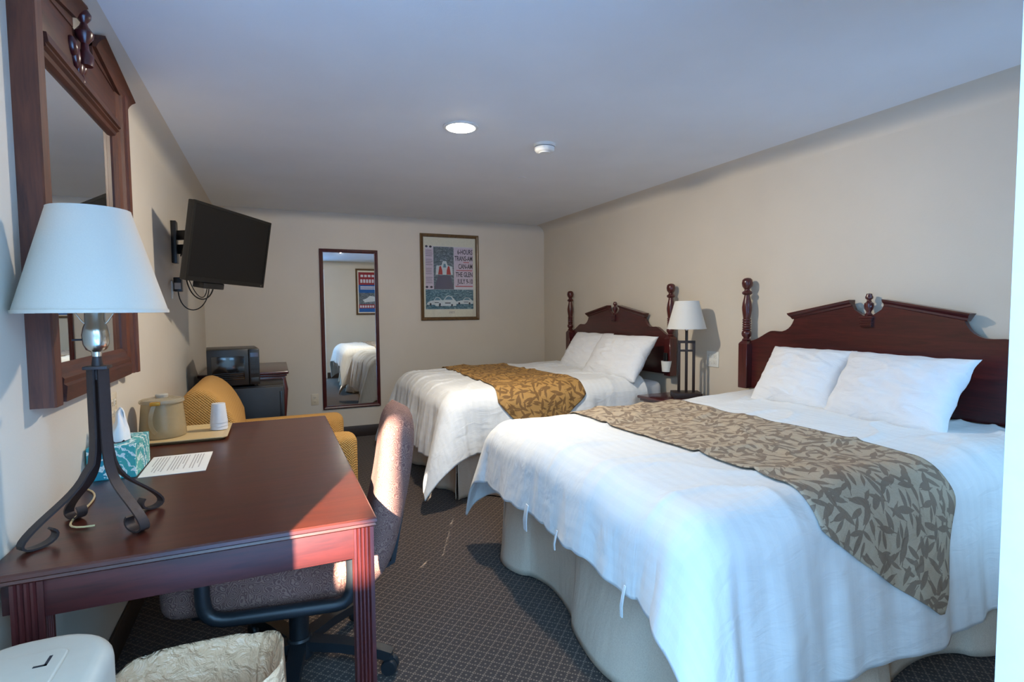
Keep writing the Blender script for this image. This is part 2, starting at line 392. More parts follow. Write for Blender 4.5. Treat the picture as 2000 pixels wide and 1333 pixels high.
# ------------------------------------------------------------------ room shell
T = .15
CR = .10     # rounded plaster cove between wall and ceiling
struct(box('floor', 'carpet', (LW-T, RW+T, FW-.15, D+T, -.1, 0)))
struct(box('ceiling', 'ceil', (LW-T, RW+T, FW-T, D+T, H, H+.1)))
def cove(name, x, sgn, parent):
    bm = bmesh.new(); n = 10; prof = [(x, H-CR)]
    prof = [(x+sgn*CR*(1-math.cos(a)), H-CR+CR*math.sin(a)) for a in [PI/2*i/n for i in range(n+1)]]
    prof += [(x-sgn*.01, H+.01), (x-sgn*.01, H-CR)]
    add_prism(bm, prof, 'y', FW, D); return finish(name, bm, 'ceil' if 0 else 'wall', parent, 30)
WL = struct(thing('wall_left', 'x', 'x')); del WL['label']; del WL['category']
box('plaster', 'wall', (LW-T, LW, FW-T, D, 0, H), WL); cove('cove', LW, 1, WL)
WR = struct(thing('wall_right', 'x', 'x')); del WR['label']; del WR['category']
box('plaster', 'wall', (RW, RW+T, FW-T, D, 0, H), WR); cove('cove', RW, -1, WR)
struct(box('wall_back', 'wall', (LW-T, RW+T, D, D+T, 0, H)))
# front wall: doorway x -.50..92, window beyond the poster
DX0, DX1, DZ = -.52, .853, 2.06
FX0, FX1, FZ0, FZ1 = 2.22, 2.88, .70, 2.08
bm = bmesh.new()
add_box(bm, LW, DX0, FW-T, FW, 0, H); add_box(bm, DX0, DX1, FW-T, FW, DZ, H); add_box(bm, DX1, FX0, FW-T, FW, 0, H)
add_box(bm, FX0, FX1, FW-T, FW, 0, FZ0); add_box(bm, FX0, FX1, FW-T, FW, FZ1, H); add_box(bm, FX1, RW, FW-T, FW, 0, H)
struct(finish('wall_front', bm, 'wall'))
bm = bmesh.new()
add_box(bm, DX1-.02, DX1, FW-T-.01, FW+.012, 0, DZ, .001); add_box(bm, DX1, DX1+.07, FW+.0005, FW+.012, 0, DZ+.07, .001)
jamb = struct(finish('trim_1', bm, 'white_trim', None, 35))
struct(box('trim_2', 'white_trim', (DX0+.002, DX1-.02, FW-T-.01, FW+.012, DZ-.02, DZ), None, .003))
win = struct(thing('window_1', 'x', 'x')); del win['label']; del win['category']
bm = bmesh.new()
for b in ((FX0, FX0+.035, FZ0, FZ1), (FX1-.035, FX1, FZ0, FZ1), (FX0+.035, FX1-.035, FZ0, FZ0+.035), (FX0+.035, FX1-.035, FZ1-.035, FZ1)):
    add_box(bm, b[0], b[1], FW-.11, FW-.05, b[2], b[3], .003)
finish('window_frame', bm, 'white_trim', win, 35)
box('pane', 'pane', (FX0+.03, FX1-.03, FW-.083, FW-.079, FZ0+.03, FZ1-.03), win)
def baseboard(name, b): struct(box(name, 'baseboard', b, None, .006))
baseboard('baseboard_back', (LW, RW, D-.014, D, 0, .115))
baseboard('baseboard_right', (RW-.014, RW, FW+.02, D-.014, 0, .115))
baseboard('baseboard_left', (LW, LW+.014, FW, D-.014, 0, .115))
baseboard('baseboard_front', (DX1+.08, RW-.014, FW, FW+.014, 0, .115))
# outside the door: blue-tinted ground and added unseen shapes that cut sun and sky
g = struct(box('ground_outside', 'ground_blue_bounce', (-14, 14, -16, FW-T, -.2, -.02)))
pil2 = thing('sun_blocker_pillar', 'unseen narrower pillar added to keep sun off the front window', 'pillar', (.71, -4.0, -.02))  # added out of view, keeps direct sun out of the front window
box('shaft', 'blocker_stucco', (-.43, .43, -.2, .2, .15, 4.2), pil2, .02)
box('plinth', 'blocker_stucco', (-.44, .44, -.24, .24, 0, .15), pil2, .02)
pil = thing('sun_blocker_pillar', 'unseen wide pillar added to cut the sun entering the doorway', 'pillar', (-1.55, -4.0, -.02))  # added out of view, sets the right edge of the sun beam
box('shaft', 'blocker_stucco', (-.535, .54, -.2, .2, .15, 4.2), pil, .02)
box('plinth', 'blocker_stucco', (-.56, .56, -.24, .24, 0, .15), pil, .02)

ob = thing('sky_blocker_building', 'unseen long low building added to block sky light from the doorway', 'building', (0, -13, -.02))  # added out of view, hides low blue sky from the back wall
box('wall', 'blocker_stucco', (-11, 11, -4, 0, 0, 3.9), ob, .02)
rf = prism('roof', 'baseboard', [(.5, 3.9), (.5, 4.0), (-2, 5.0), (-4.5, 4.0), (-4.5, 3.9)], 'x', -11.3, 11.3, ob)
for k in range(6):
    w_ = box('window', 'white_trim', (-9.5+k*3.6, -8.1+k*3.6, -.02, .03, 1.0, 2.3), ob, .01)
    box('pane', 'dark_glass', (-9.4+k*3.6, -8.2+k*3.6, .03, .035, 1.1, 2.2), w_)
pb = thing('sun_blocker_beam', 'unseen beam and post added to cut off the top of the sunlight', 'beam', (-5.4, -4.0, -.02))  # added out of view, limits how high the sun beam reaches
box('beam', 'blocker_stucco', (-.1, 3.40, -.13, .13, 3.70, 4.2), pb, .01)
box('post', 'blocker_stucco', (-.4, -.1, -.13, .13, 0, 4.2), pb, .01)
gw = thing('sun_blocker_wall', 'unseen tall wall added to block the low sun beside the wide pillar', 'wall', (-4.2, -4.0, -.02))  # added out of view, shades the floor from the lower sun rays
box('wall_body', 'blocker_stucco', (-2.0, 2.14, -.12, .12, 0, 2.98), gw, .01)
box('coping', 'blocker_stucco', (-2.0, 2.14, -.16, .16, 2.98, 3.05), gw, .01)

# ------------------------------------------------------------------ ceiling fittings
LX, LY = .96, 2.84
dl = thing('recessed_ceiling_light', 'glowing round recessed downlight in the ceiling', 'ceiling light', (LX, LY, H))
lathe('trim_ring', 'white_plastic', [(.078, 0), (.096, 0), (.096, -.004), (.088, -.008), (.078, -.008), (.078, 0)], dl, 40)
lathe('lens', 'lamp_lens', [(0, -.020), (.03, -.019), (.06, -.014), (.079, -.004), (.079, -.001), (0, -.001)], dl, 40)
ld = bpy.data.lights.new('downlight_glow', 'AREA'); ld.shape = 'DISK'; ld.size = .15; ld.energy = 16; ld.color = (1, .90, .75); ld.spread = math.radians(172)
lo = bpy.data.objects.new('downlight_glow', ld); COL.objects.link(lo); lo.parent = dl; lo.location = (0, 0, -.024)
pd = bpy.data.lights.new('downlight_dome_glow', 'SPOT'); pd.energy = 60; pd.color = (1, .90, .75); pd.shadow_soft_size = .05; pd.spot_size = math.radians(180); pd.spot_blend = .0
pl_ = bpy.data.objects.new('downlight_dome_glow', pd); COL.objects.link(pl_); pl_.parent = dl; pl_.location = (0, 0, -.045)
sm = thing('smoke_detector', 'white round smoke detector on the ceiling', 'smoke detector', (1.525, 2.945, H))
lathe('base', 'white_plastic', [(0, 0), (.066, 0), (.066, -.012), (.062, -.016), (0, -.016)], sm, 36)
lathe('gap', 'dark_mark', [(0, -.015), (.055, -.015), (.055, -.021), (0, -.021)], sm, 36)
lathe('cover', 'white_plastic', [(0, -.02), (.061, -.02), (.060, -.035), (.052, -.044), (.036, -.047), (.032, -.052), (0, -.053)], sm, 36)
lathe('ceiling_cap', 'ceil', [(0, 0), (.03, 0), (.028, -.003), (0, -.004)], None, 24, (1.74, 3.73), 40, (0, 0, H))
tag(bpy.data.objects['ceiling_cap'], 'small flat round cover plate painted like the ceiling', 'cover plate')

def settle(t):
    """parts were built in world coordinates: shift them under their thing"""
    bpy.context.view_layer.update()
    inv = t.matrix_basis.inverted()
    for c in t.children: c.matrix_basis = inv @ c.matrix_basis
    return t

# ------------------------------------------------------------------ big framed mirror on the left wall
mr = thing('wall_mirror', 'big wood-framed mirror with carved pediment on the left wall above the desk', 'mirror', (LW, 2.26, 1.05))
MY0, MY1, MZ0 = 1.77, 2.75, 1.05
def stile(y0, y1, z0, z1, inner):   # stepped profile: flat + ogee + inner lip, as prism along z
    s = 1 if inner > 0 else -1; a = y0 if s > 0 else y1
    w = y1-y0
    pr = [(LW, a), (LW+.052, a), (LW+.056, a+s*.004), (LW+.056, a+s*w*.42), (LW+.048, a+s*w*.46), (LW+.050, a+s*w*.62), (LW+.040, a+s*w*.70), (LW+.034, a+s*w*.9), (LW+.020, a+s*w), (LW, a+s*w)]
    bm = bmesh.new(); add_prism(bm, pr, 'z', z0, z1); return finish('frame_stile', bm, 'mirror_wood', mr, 30)
stile(MY0, MY0+.115, MZ0, 2.20, 1); stile(MY1-.115, MY1, MZ0, 2.20, -1)
def rail(name, z0, z1, s):
    a = z0 if s > 0 else z1; w = z1-z0
    pr = [(LW+.001, a), (LW+.046, a), (LW+.050, a+s*w*.42), (LW+.042, a+s*w*.48), (LW+.044, a+s*w*.62), (LW+.034, a+s*w*.72), (LW+.030, a+s*w*.9), (LW+.018, a+s*w), (LW+.001, a+s*w)]
    bm = bmesh.new(); add_prism(bm, [(x, z) for x, z in pr], 'y', MY0+.11, MY1-.11); return finish(name, bm, 'mirror_wood_y', mr, 30)
rail('bottom_rail', MZ0, MZ0+.105, 1); rail('top_rail', 2.00, 2.06, -1)
box('mirror_glass', 'mirror', (LW+.010, LW+.016, MY0+.09, MY1-.09, MZ0+.08, 2.05), mr)
box('frieze_panel', 'mirror_wood_y', (LW+.002, LW+.030, MY0+.11, MY1-.11, 2.05, 2.205), mr, .002)
for sgn in (-1, 1):   # broken pediment mouldings
    yc = 2.26; y_in, y_out = yc+sgn*.10, yc+sgn*.53
    bm = bmesh.new(); dz = (2.272-2.188)
    prof = [(LW+.004, 0), (LW+.062, 0), (LW+.072, .008), (LW+.060, -.012), (LW+.050, -.020), (LW+.046, -.034), (LW+.004, -.034)]
    prof = [(LW+.004, .010), (LW+.074, .010), (LW+.076, .002), (LW+.062, -.006), (LW+.052, -.018), (LW+.046, -.032), (LW+.004, -.032)]
    A = [bm.verts.new((x, y_in, 2.262+z)) for x, z in prof]; B = [bm.verts.new((x, y_out, 2.188+z)) for x, z in prof]
    bm.faces.new(A); bm.faces.new(B)
    for i in range(len(A)): bm.faces.new((A[i], A[(i+1) % len(A)], B[(i+1) % len(A)], B[i]))
    finish('pediment_moulding', bm, 'mirror_wood_y', mr, 30)
    prism('pediment_panel', 'mirror_wood_y', [(y_in+sgn*.0, 2.20), (y_in, 2.25), (y_out-sgn*.02, 2.185), (y_out-sgn*.02, 2.17)], 'x', LW+.003, LW+.034, mr)
lathe('finial', 'cherry_z', [(0, 2.10), (.020, 2.10), (.024, 2.13), (.012, 2.15), (.010, 2.17), (.024, 2.19), (.026, 2.205), (.012, 2.225), (.009, 2.235), (.020, 2.25), (.022, 2.262), (.014, 2.276), (0, 2.28)], mr, 16, (LW+.052, 2.20))
bm = bmesh.new()
for k, (dy, dz, ry, rz) in enumerate([(0, .0, .026, .05), (-.035, .012, .018, .042), (.035, .012, .018, .042), (-.062, .030, .014, .030), (.062, .030, .014, .030), (0, -.052, .012, .028)]):
    add_lathe(bm, [(0, -1), (.6, -.8), (1, -.2), (.9, .4), (.5, .85), (0, 1)], 12, (0, 0), Matrix.Translation((LW+.034, 2.20+dy, 2.105+dz)) @ Matrix.Rotation(-dy*7, 4, 'X') @ Matrix.Diagonal((.016, ry, rz, 1)))
finish('carved_shell', bm, 'cherry_z', mr, 60); settle(mr)

# ------------------------------------------------------------------ desk
DZT = .742; DY0, DY1, DXL, DXR = 1.455, 3.03, LW+.004, .236
dk = thing('writing_desk', 'dark mahogany writing desk with fluted legs against the left wall', 'desk', ((DXL+DXR)/2, (DY0+DY1)/2, 0))
bm = bmesh.new()
pr = [(0, 0), (.006, .0), (.010, -.004), (.011, -.012), (.006, -.016), (.008, -.022), (.003, -.026), (-.005, -.028)]
# top slab with a moulded edge: rings stepped outwards
def ring(o, z): return [bm.verts.new(p) for p in ((DXL, DY0-o, z), (DXR+o, DY0-o, z), (DXR+o, DY1+o, z), (DXL, DY1+o, z))]
rr = [ring(o-.008, DZT+z) for o, z in pr]
bm.faces.new(rr[0]); bm.faces.new(rr[-1])
for a, b in zip(rr, rr[1:]):
    for i in range(4): bm.faces.new((a[i], a[(i+1) % 4], b[(i+1) % 4], b[i]))
finish('desk_top', bm, 'desk_top', dk)
AZ0, AZ1 = .632, DZT-.027
box('front_apron', 'desk_apron', (DXL+.05, DXR-.05, DY0+.012, DY0+.032, AZ0, AZ1), dk, .002)
box('rear_apron', 'desk_apron', (DXL+.05, DXR-.05, DY1-.032, DY1-.012, AZ0, AZ1), dk, .002)
box('wall_apron', 'desk_apron', (DXL+.015, DXL+.035, DY0+.05, DY1-.05, AZ0, AZ1), dk, .002)
box('side_apron', 'desk_apron', (DXR-.034, DXR-.014, DY0+.05, DY1-.05, AZ0+.045, AZ1), dk, .002)
def fluted_leg(x0, y0, w=.052):
    pts = []; n = 4
    def side(p, d, nrm):
        out = []
        for i in range(n):
            a = .12+.76*i/n; b = .12+.76*(i+.62)/n; out += [(p[0]+d[0]*w*a, p[1]+d[1]*w*a)]
            m = (a+b)/2; out += [(p[0]+d[0]*w*a-nrm[0]*0, p[1]+d[1]*w*a), (p[0]+d[0]*w*(m)-nrm[0]*.0045, p[1]+d[1]*w*(m)-nrm[1]*.0045), (p[0]+d[0]*w*b, p[1]+d[1]*w*b)]
        return out
    for p, d, nr in (((x0, y0), (1, 0), (0, -1)), ((x0+w, y0), (0, 1), (1, 0)), ((x0+w, y0+w), (-1, 0), (0, 1)), ((x0, y0+w), (0, -1), (-1, 0))):
        pts.append(p); pts += side(p, d, nr)
    seen = []
    for q in pts:
        if not seen or (abs(q[0]-seen[-1][0])+abs(q[1]-seen[-1][1])) > 1e-5: seen.append(q)
    prism('leg', 'desk_leg', seen, 'z', .0, AZ1, dk)
fluted_leg(DXR-.058, DY0+.006); fluted_leg(DXL+.045, DY0+.006, .058); fluted_leg(DXR-.058, DY1-.058); fluted_leg(DXL+.012, DY1-.064, .058)
settle(dk)

# ------------------------------------------------------------------ desk lamp
LPX, LPY = -.420, 1.70
lp = thing('table_lamp', 'wrought-iron scroll-foot table lamp with white tapered shade on the desk', 'lamp', (LPX, LPY, DZT))
def shade_mesh(parent, rb, rtp, z0, z1, mat='shade'):
    t = .002
    s = lathe('lamp_shade', mat, [(rb, z0), (rtp, z1), (rtp-t, z1), (rb-t, z0), (rb, z0)], parent, 64, smooth=30)
    for r, z in ((rb+.0006, z0+.004), (rtp+.0006, z1-.004)):
        lathe('shade_trim', mat, [(r-.003, z-.004), (r, z-.004), (r, z+.004), (r-.003, z+.004), (r-.003, z-.004)], s, 64)
    return s
shade_mesh(lp, .162, .087, 1.298-DZT, 1.560-DZT)
lathe('socket', 'chrome', [(0, .444), (.010, .444), (.012, .456), (.022, .462), (.028, .476), (.030, .50), (.026, .52), (.022, .53), (.022, .56), (0, .56)], lp, 20)
lathe('bulb', 'white_plastic', [(0, .555), (.014, .555), (.016, .58), (.03, .62), (.032, .645), (.02, .675), (0, .682)], lp, 16)
bm = bmesh.new()
for i in range(3):
    a = 2*PI*i/3; add_sweep(bm, [(0, 0, .79), (.085*math.cos(a), .085*math.sin(a), .80)], .0015, n=6)
for s in (-1, 1): add_sweep(bm, bez((s*.012, 0, .52), (s*.075, 0, .56), (s*.075, 0, .76), (0, 0, .795)), .0018, n=6)
finish('harp', bm, 'chrome', lp, 60)
bm = bmesh.new(); add_sweep(bm, [(-.05, 0, .488), (-.025, 0, .488)], .0025, n=8); finish('switch', bm, 'dark_mark', lp, 40)
lathe('neck', 'iron', [(0, .385), (.014, .385), (.013, .42), (.010, .445), (0, .445)], lp, 12)
box('collar_plate', 'iron', (-.026, .026, -.026, .026, .432-.02, .440-.02), lp, .001)
for k in range(4):
    a = PI/4+k*PI/2; dx, dy = math.cos(a), math.sin(a)
    prof = [(.018, .415), (.019, .33), (.019, .24), (.021, .20)] + [(p.x, p.y) for p in bez((.022, .19, 0), (.028, .13, 0), (.055, .105, 0), (.085, .075, 0), 8)][1:] \
        + [(p.x, p.y) for p in bez((.085, .075, 0), (.125, .035, 0), (.140, .012, 0), (.115, .0045, 0), 8)][1:] \
        + [(p.x, p.y) for p in bez((.115, .0045, 0), (.085, -.001, 0), (.070, .022, 0), (.085, .038, 0), 8)][1:]
    lk = 1.0 if k != 2 else 1.22
    prof = [(r*lk if r > .03 else r, z) for r, z in prof]
    sweep('scroll_leg', 'iron', [(dx*(r+max(0, r-.02)*.22), dy*(r+max(0, r-.02)*.22), z) for r, z in prof], .024, .005, lp, upv=(dx, dy, 0), smooth=30)

sweep('lamp_cord', 'tray', bez((-.02, -.01, .006), (-.16, -.02, .004), (-.02, .22, .004), (-.13, .36, .004), 16)+[Vector((-.15, .40, .004))], .0026, None, lp, 8)
# ------------------------------------------------------------------ things on the desk
tb = thing('tissue_box', 'teal and white patterned tissue box on the desk', 'tissue box', (-.510, 2.275, DZT))
bm = bmesh.new(); hx, hy, hz = .068, .112, .112
add_box(bm, -hx, hx, -hy, hy, 0, hz, .002, 1)
finish('carton', bm, 'tissue_box', tb, 30)
bm = bmesh.new(); add_lathe(bm, [(0, hz+.0006), (1, hz+.0006)], 24, (0, 0), Matrix.Diagonal((.034, .07, 1, 1))); finish('slot', bm, 'dark_mark', tb)
def tis(u, v):
    a = u*2*PI; r = (1-v)*.034+.006*math.sin(3*a)*v*(1-v)*4; zz = hz+v*.115
    return Vector((r*1.0*math.cos(a)+.014*v+.008*noise.noise((u*4, v*3, 1)), r*1.5*math.sin(a)-.03*v, zz+.012*noise.noise((math.cos(a)*2, math.sin(a)*2, v*3))))
grid('tissue', 'tissue', tis, 28, 10, tb)

ps = thing('printed_sheet', 'white printed paper sheet lying beside the tissue box', 'paper', (-.337, 2.288, DZT))
box('sheet', 'paper', (-.100, .100, -.142, .142, .0004, .0016), ps)
bm = bmesh.new()
for i in range(17):
    x = -.082+i*.0095; L = .20 if i % 5 else .12
    if i in (5, 12): continue
    add_box(bm, x, x+.0035, .12-L-random.random()*.03, .12, .0015, .0019)
finish('text_lines', bm, 'paper_ink', ps)
ps.rotation_euler = (0, 0, .01)

ty = thing('serving_tray', 'beige rectangular tray holding the ice bucket and cups', 'tray', (-.375, 2.805, DZT))
bm = bmesh.new()
TX, TYY = .168, .165
def tring(o, z): 
    c = .018; X_, Y_ = TX+o, TYY+o
    return [bm.verts.new(p+(z,)) for p in ((-X_+c, -Y_), (X_-c, -Y_), (X_, -Y_+c), (X_, Y_-c), (X_-c, Y_), (-X_+c, Y_), (-X_, Y_-c), (-X_, -Y_+c))]
rr = [tring(-.012, .0005), tring(0, .014), tring(.004, .014), tring(.004, .012), tring(-.008, 0.0)]
rr = [tring(-.02, .004), tring(-.016, .0045), tring(0, .015), tring(.005, .015), tring(.005, .012), tring(-.010, .0)]
bm.faces.new(rr[0]); bm.faces.new(rr[-1])
for a, b in zip(rr, rr[1:]):
    for i in range(8): bm.faces.new((a[i], a[(i+1) % 8], b[(i+1) % 8], b[i]))
finish('tray_body', bm, 'tray', ty, 30)
ib = thing('ice_bucket', 'tan translucent plastic ice bucket with lid on the beige tray', 'ice bucket', (-.470, 2.83, DZT+.005))
lathe('body', 'bucket', [(0, 0), (.088, 0), (.092, .006), (.090, .04), (.082, .13), (.079, .158), (.076, .158), (.078, .13), (.086, .04), (.086, .01), (0, .008)], ib, 48)
lathe('rim', 'bucket_lid', [(.074, .152), (.086, .152), (.088, .158), (.086, .164), (.074, .164), (.074, .152)], ib, 48)
lid = lathe('lid', 'bucket_lid', [(0, .176), (.05, .174), (.078, .168), (.080, .164), (.076, .164), (.05, .170), (0, .171)], ib, 48)
lathe('lid_knob', 'grey_white', [(0, .173), (.024, .173), (.026, .186), (.022, .190), (0, .190)], lid, 24)
sweep('handle', 'bucket', bez((-.088, 0, .150), (-.122, 0, .150), (-.118, 0, .03), (-.092, 0, .03)), .020, .006, ib, upv=(-1, 0, 0)) if False else None
bm = bmesh.new(); add_box(bm, -.030, .008, -.104, -.082, .150, .166, .004); finish('handle_pivot', bm, 'gold_knob', ib, 40)
sweep('bail_handle', 'bucket', bez((-.012, -.096, .158), (-.035, -.115, .10), (-.03, -.112, .05), (-.01, -.10, .03)), .016, .004, ib, upv=(0, -1, 0))
for k in range(3):
    nm = ('lowest of the stacked clear plastic cups on the tray', 'middle of the stacked clear plastic cups on the tray', 'topmost of the stacked clear plastic cups on the tray')[k]
    c = tag(lathe('plastic_cup', 'cup', [(.037, .0), (.0385, .001), (.0375, .006), (.029, .088), (.028, .090), (0, .090), (0, .0885), (.027, .0885), (.0355, .006), (.037, .0)], None, 28, loc=(-.252, 2.875, DZT+.006+k*.016)), nm, 'cup', 'stacked plastic cups on the tray')

# ------------------------------------------------------------------ wall outlets
def outlet(name, label, loc, rz, w=.072, gangs=1, mat='ivory_plastic'):
    t = thing(name, label, 'outlet', loc, rz)
    box('cover_plate', mat, (-w/2, w/2, -.006, 0, -.058, .058), t, .003)
    for gi in range(gangs):
        gx = (gi-(gangs-1)/2)*.046
        for s in (-1, 1):
            r = box('socket_face', mat, (gx-.016, gx+.016, -.0085, -.005, s*.022-.014, s*.022+.014), t, .003)
            bm = bmesh.new()
            for dx in (-.006, .006): add_box(bm, gx+dx-.001, gx+dx+.001, -.0088, -.0082, s*.022-.002, s*.022+.006)
            add_box(bm, gx-.002, gx+.002, -.0088, -.0082, s*.022-.009, s*.022-.005)
            finish('slots', bm, 'dark_mark', r)
    return t
outlet('wall_outlet', 'beige duplex outlet low on the back wall beside the tall mirror', (.355, D, .418), 0)
outlet('wall_outlet', 'double wall outlet on the right wall beside the bedside lamp', (RW, 3.03, .926), -PI/2, .118, 2, 'white_plastic')
outlet('wall_outlet', 'wall outlet below the television mount on the left wall', (LW, 4.02, 1.445), PI/2, .072, 1, 'white_plastic')
outlet('wall_outlet', 'ivory outlet on the left wall behind the tissue box', (LW, 2.52, .93), PI/2, .118, 2)

# ------------------------------------------------------------------ television on its swivel arm
ya, ti, ro = 1.027, .159, -.017
n_ = Vector((math.sin(ya)*math.cos(ti), -math.cos(ya)*math.cos(ti), -math.sin(ti)))
u_ = Vector((math.cos(ya), math.sin(ya), 0)); v_ = n_.cross(u_)
u2_ = u_*math.cos(ro)+v_*math.sin(ro); v2_ = v_*math.cos(ro)-u_*math.sin(ro)
tv = thing('television', 'black flat-screen television tilted on a wall arm in the corner', 'television')
tv.matrix_basis = Matrix(((u2_.x, -n_.x, v2_.x, -.214), (u2_.y, -n_.y, v2_.y, 3.716), (u2_.z, -n_.z, v2_.z, 1.688), (0, 0, 0, 1)))
box('housing', 'tv_black', (-.365, .365, .006, .040, -.22, .22), tv, .006)
box('back_cover', 'tv_black', (-.25, .25, .038, .075, -.17, .13), tv, .012)
bz = bmesh.new()
for b in ((-.365, .365, .205, .22), (-.365, .365, -.22, -.195), (-.365, -.350, -.195, .205), (.350, .365, -.195, .205)):
    add_box(bz, b[0], b[1], 0, .008, b[2], b[3])
finish('bezel', bz, 'tv_black', tv)
box('screen', 'screen', (-.350, .350, .003, .009, -.195, .205), tv)
box('badge', 'chrome', (.325, .338, -.0006, .001, -.212, -.206), tv)
box('cable_box', 'black_plastic', (-.20, -.02, .012, .085, -.258, -.221), tv, .006)
mt = thing('tv_wall_mount', 'black metal wall bracket and swivel arm behind the television', 'wall mount', (LW, 4.12, 1.76))
box('wall_plate', 'black_plastic', (LW, LW+.03, 4.05, 4.13, 1.62, 1.89), mt, .003)
for zz in (1.80, 1.71): sweep('lower_arm', 'black_plastic', [(LW+.03, 4.09, zz), (LW+.13, 4.02, zz)], .022, .06, mt, upv=(0, 0, 1), smooth=30)
tvc = Vector((-.214, 3.716, 1.688)) - n_*.078
bm = bmesh.new(); add_sweep(bm, [(LW+.13, 4.02, 1.80), tuple(tvc+Vector((0, 0, .06)))], .022, .06, upv=(0, 0, 1)); add_lathe(bm, [(0, 1.67), (.02, 1.67), (.02, 1.84), (0, 1.84)], 14, (LW+.13, 4.02))
finish('upper_arm', bm, 'black_plastic', mt, 30)
bm = bmesh.new(); add_box(bm, -.06, .06, .0765, .088, -.09, .09, .003, 1, tv.matrix_basis.copy()); finish('vesa_plate', bm, 'black_plastic', mt, 30)
settle(mt)
ad = thing('power_adapter', 'black power adapter plugged in below the television', 'adapter', (LW+.012, 4.02, 1.48))
box('brick', 'black_plastic', (.0, .045, -.03, .03, -.045, .045), ad, .004)
box('sticker', 'paper_ink', (.005, .040, -.0308, -.0298, -.03, .01), ad)
sweep('lead', 'cable', bez((.02, 0, -.044), (.03, 0, -.22), (.20, -.02, -.20), (.20, -.05, .02), 20), .0035, None, ad, 6)
for i, (a, b, dn, lab) in enumerate([((-.50, 3.98, 1.52), (-.32, 3.68, 1.50), .17, 'longest black cable looping below the television'), ((-.52, 4.0, 1.70), (-.36, 3.75, 1.52), .26, 'thin black cable drooping from the television mount'), ((-.53, 4.02, 1.66), (-.42, 3.80, 1.72), -.09, 'black cable coiled behind the television beside the mount plate')]):
    tag(sweep('tv_cable', 'cable', bez(a, (a[0]+.02, a[1]-.02, a[2]-dn), (b[0]+.0, b[1], b[2]-dn), b, 22), .004 if i != 1 else .0028, None, None, 6), lab, 'cable')

# ------------------------------------------------------------------ microwave, fridge, side table
fr = thing('mini_fridge', 'black mini fridge in the corner under the microwave', 'fridge', (-.20, 4.30, 0))
FW2 = .255
box('cabinet', 'fridge', (-FW2, FW2, .05, .46, .02, .760), fr, .008)
dr = box('door', 'fridge', (-FW2, FW2, .0, .047, .03, .756), fr, .010)
box('grip', 'black_plastic', (FW2-.03, FW2-.012, -.006, .004, .30, .72), dr, .003)
for x in (-.2, .2):
    for y in (.08, .42): lathe('foot', 'black_plastic', [(0, 0), (.018, 0), (.018, .025), (0, .025)], fr, 12, (x, y))
mw = thing('microwave_oven', 'black countertop microwave on top of the mini fridge', 'microwave', (-.275, 4.30, .760), .10)
mw.location = (-.272, 4.315, .762)
box('casing', 'grey_white' if 0 else 'tv_black', (-.168, .168, .018, .40, .012, .275), mw, .006)
md = box('door', 'black_plastic', (-.168, .096, .0, .018, .014, .273), mw, .005)
box('window', 'dark_glass', (-.140, .070, -.0015, .002, .055, .225), md, .002)
bm = bmesh.new()
for k in range(4): add_box(bm, -.13, .06, -.0022, -.0012, .062+k*.013, .0655+k*.013)
finish('vent_lines', bm, 'chair_plastic', md)
cp = box('control_panel', 'black_plastic', (.099, .168, .0, .018, .014, .273), mw, .004)
box('display', 'dark_glass', (.108, .160, -.001, .001, .215, .245), cp)
box('door_button', 'chair_plastic', (.108, .160, -.003, .001, .03, .065), cp, .002)
for k in range(9):
    box('key', 'chair_plastic', (.110+(k % 3)*.018, .124+(k % 3)*.018, -.002, .001, .095+(k//3)*.035, .118+(k//3)*.035), cp)
for x in (-.14, .14):
    for y in (.05, .35): lathe('foot', 'black_plastic', [(0, 0), (.014, 0), (.014, .013), (0, .013)], mw, 12, (x, y))
sd_t = thing('side_table', 'dark wood side table with curved leg behind the mini fridge', 'table', (-.24, 5.23, 0))
bm = bmesh.new(); add_box(bm, -.56, .10, 4.80, 5.71, .79, .815, .008, 2); finish('table_top', bm, 'cherry', sd_t, 35)
box('under_moulding', 'cherry', (-.545, .085, 4.815, 5.70, .772, .79), sd_t, .004)
box('apron', 'cherry', (-.53, .07, 4.83, 5.69, .69, .772), sd_t, .003)
for x in (-.50, .045):
    for y in (4.86, 5.66):
        sweep('leg', 'cherry_z', [(x, y, .77), (x+.018, y-.018, .66), (x+.012, y-.012, .50), (x-.004, y+.004, .30), (x-.006, y+.006, .12), (x+.012, y-.012, .0)], .024, None, sd_t, 12, widths=[1.2, 1.25, .95, .8, .75, 1.05], upv=(1, 0, 0))
settle(sd_t)

# ------------------------------------------------------------------ tall mirror and poster on the back wall
tm = thing('tall_mirror', 'tall narrow dark-red framed mirror hanging on the back wall', 'mirror', (.72, D, .31))
x0, x1, z0, z1, fwd = .432, 1.006, .310, 1.932, .036
def picture_frame(parent, x0, x1, z0, z1, w, dep, mat, y):
    for nm, (a, b) in (('frame_side', ((x0, z0), (x0, z1))), ('frame_side', ((x1, z1), (x1, z0))), ('frame_rail', ((x1, z0), (x0, z0))), ('frame_rail', ((x0, z1), (x1, z1)))):
        bm = bmesh.new(); a = Vector((a[0], a[1])); b = Vector((b[0], b[1])); d = (b-a).normalized(); nn = Vector((d.y, -d.x))
        R_ = []
        for (off, yy) in ((0, 0), (0, dep*.8), (w*.25, dep), (w*.6, dep*.85), (w*.8, dep*.55), (w, dep*.5), (w, 0)):
            pa = a+nn*off+d*off; pb = b+nn*off-d*off
            R_.append((bm.verts.new((pa.x, y-yy, pa.y)), bm.verts.new((pb.x, y-yy, pb.y))))
        for (p, q), (r, s) in zip(R_, R_[1:]+R_[:1]): bm.faces.new((p, q, s, r))
        bm.faces.new([p for p, q in R_]); bm.faces.new([q for p, q in R_])
        finish(nm, bm, mat, parent, 30)
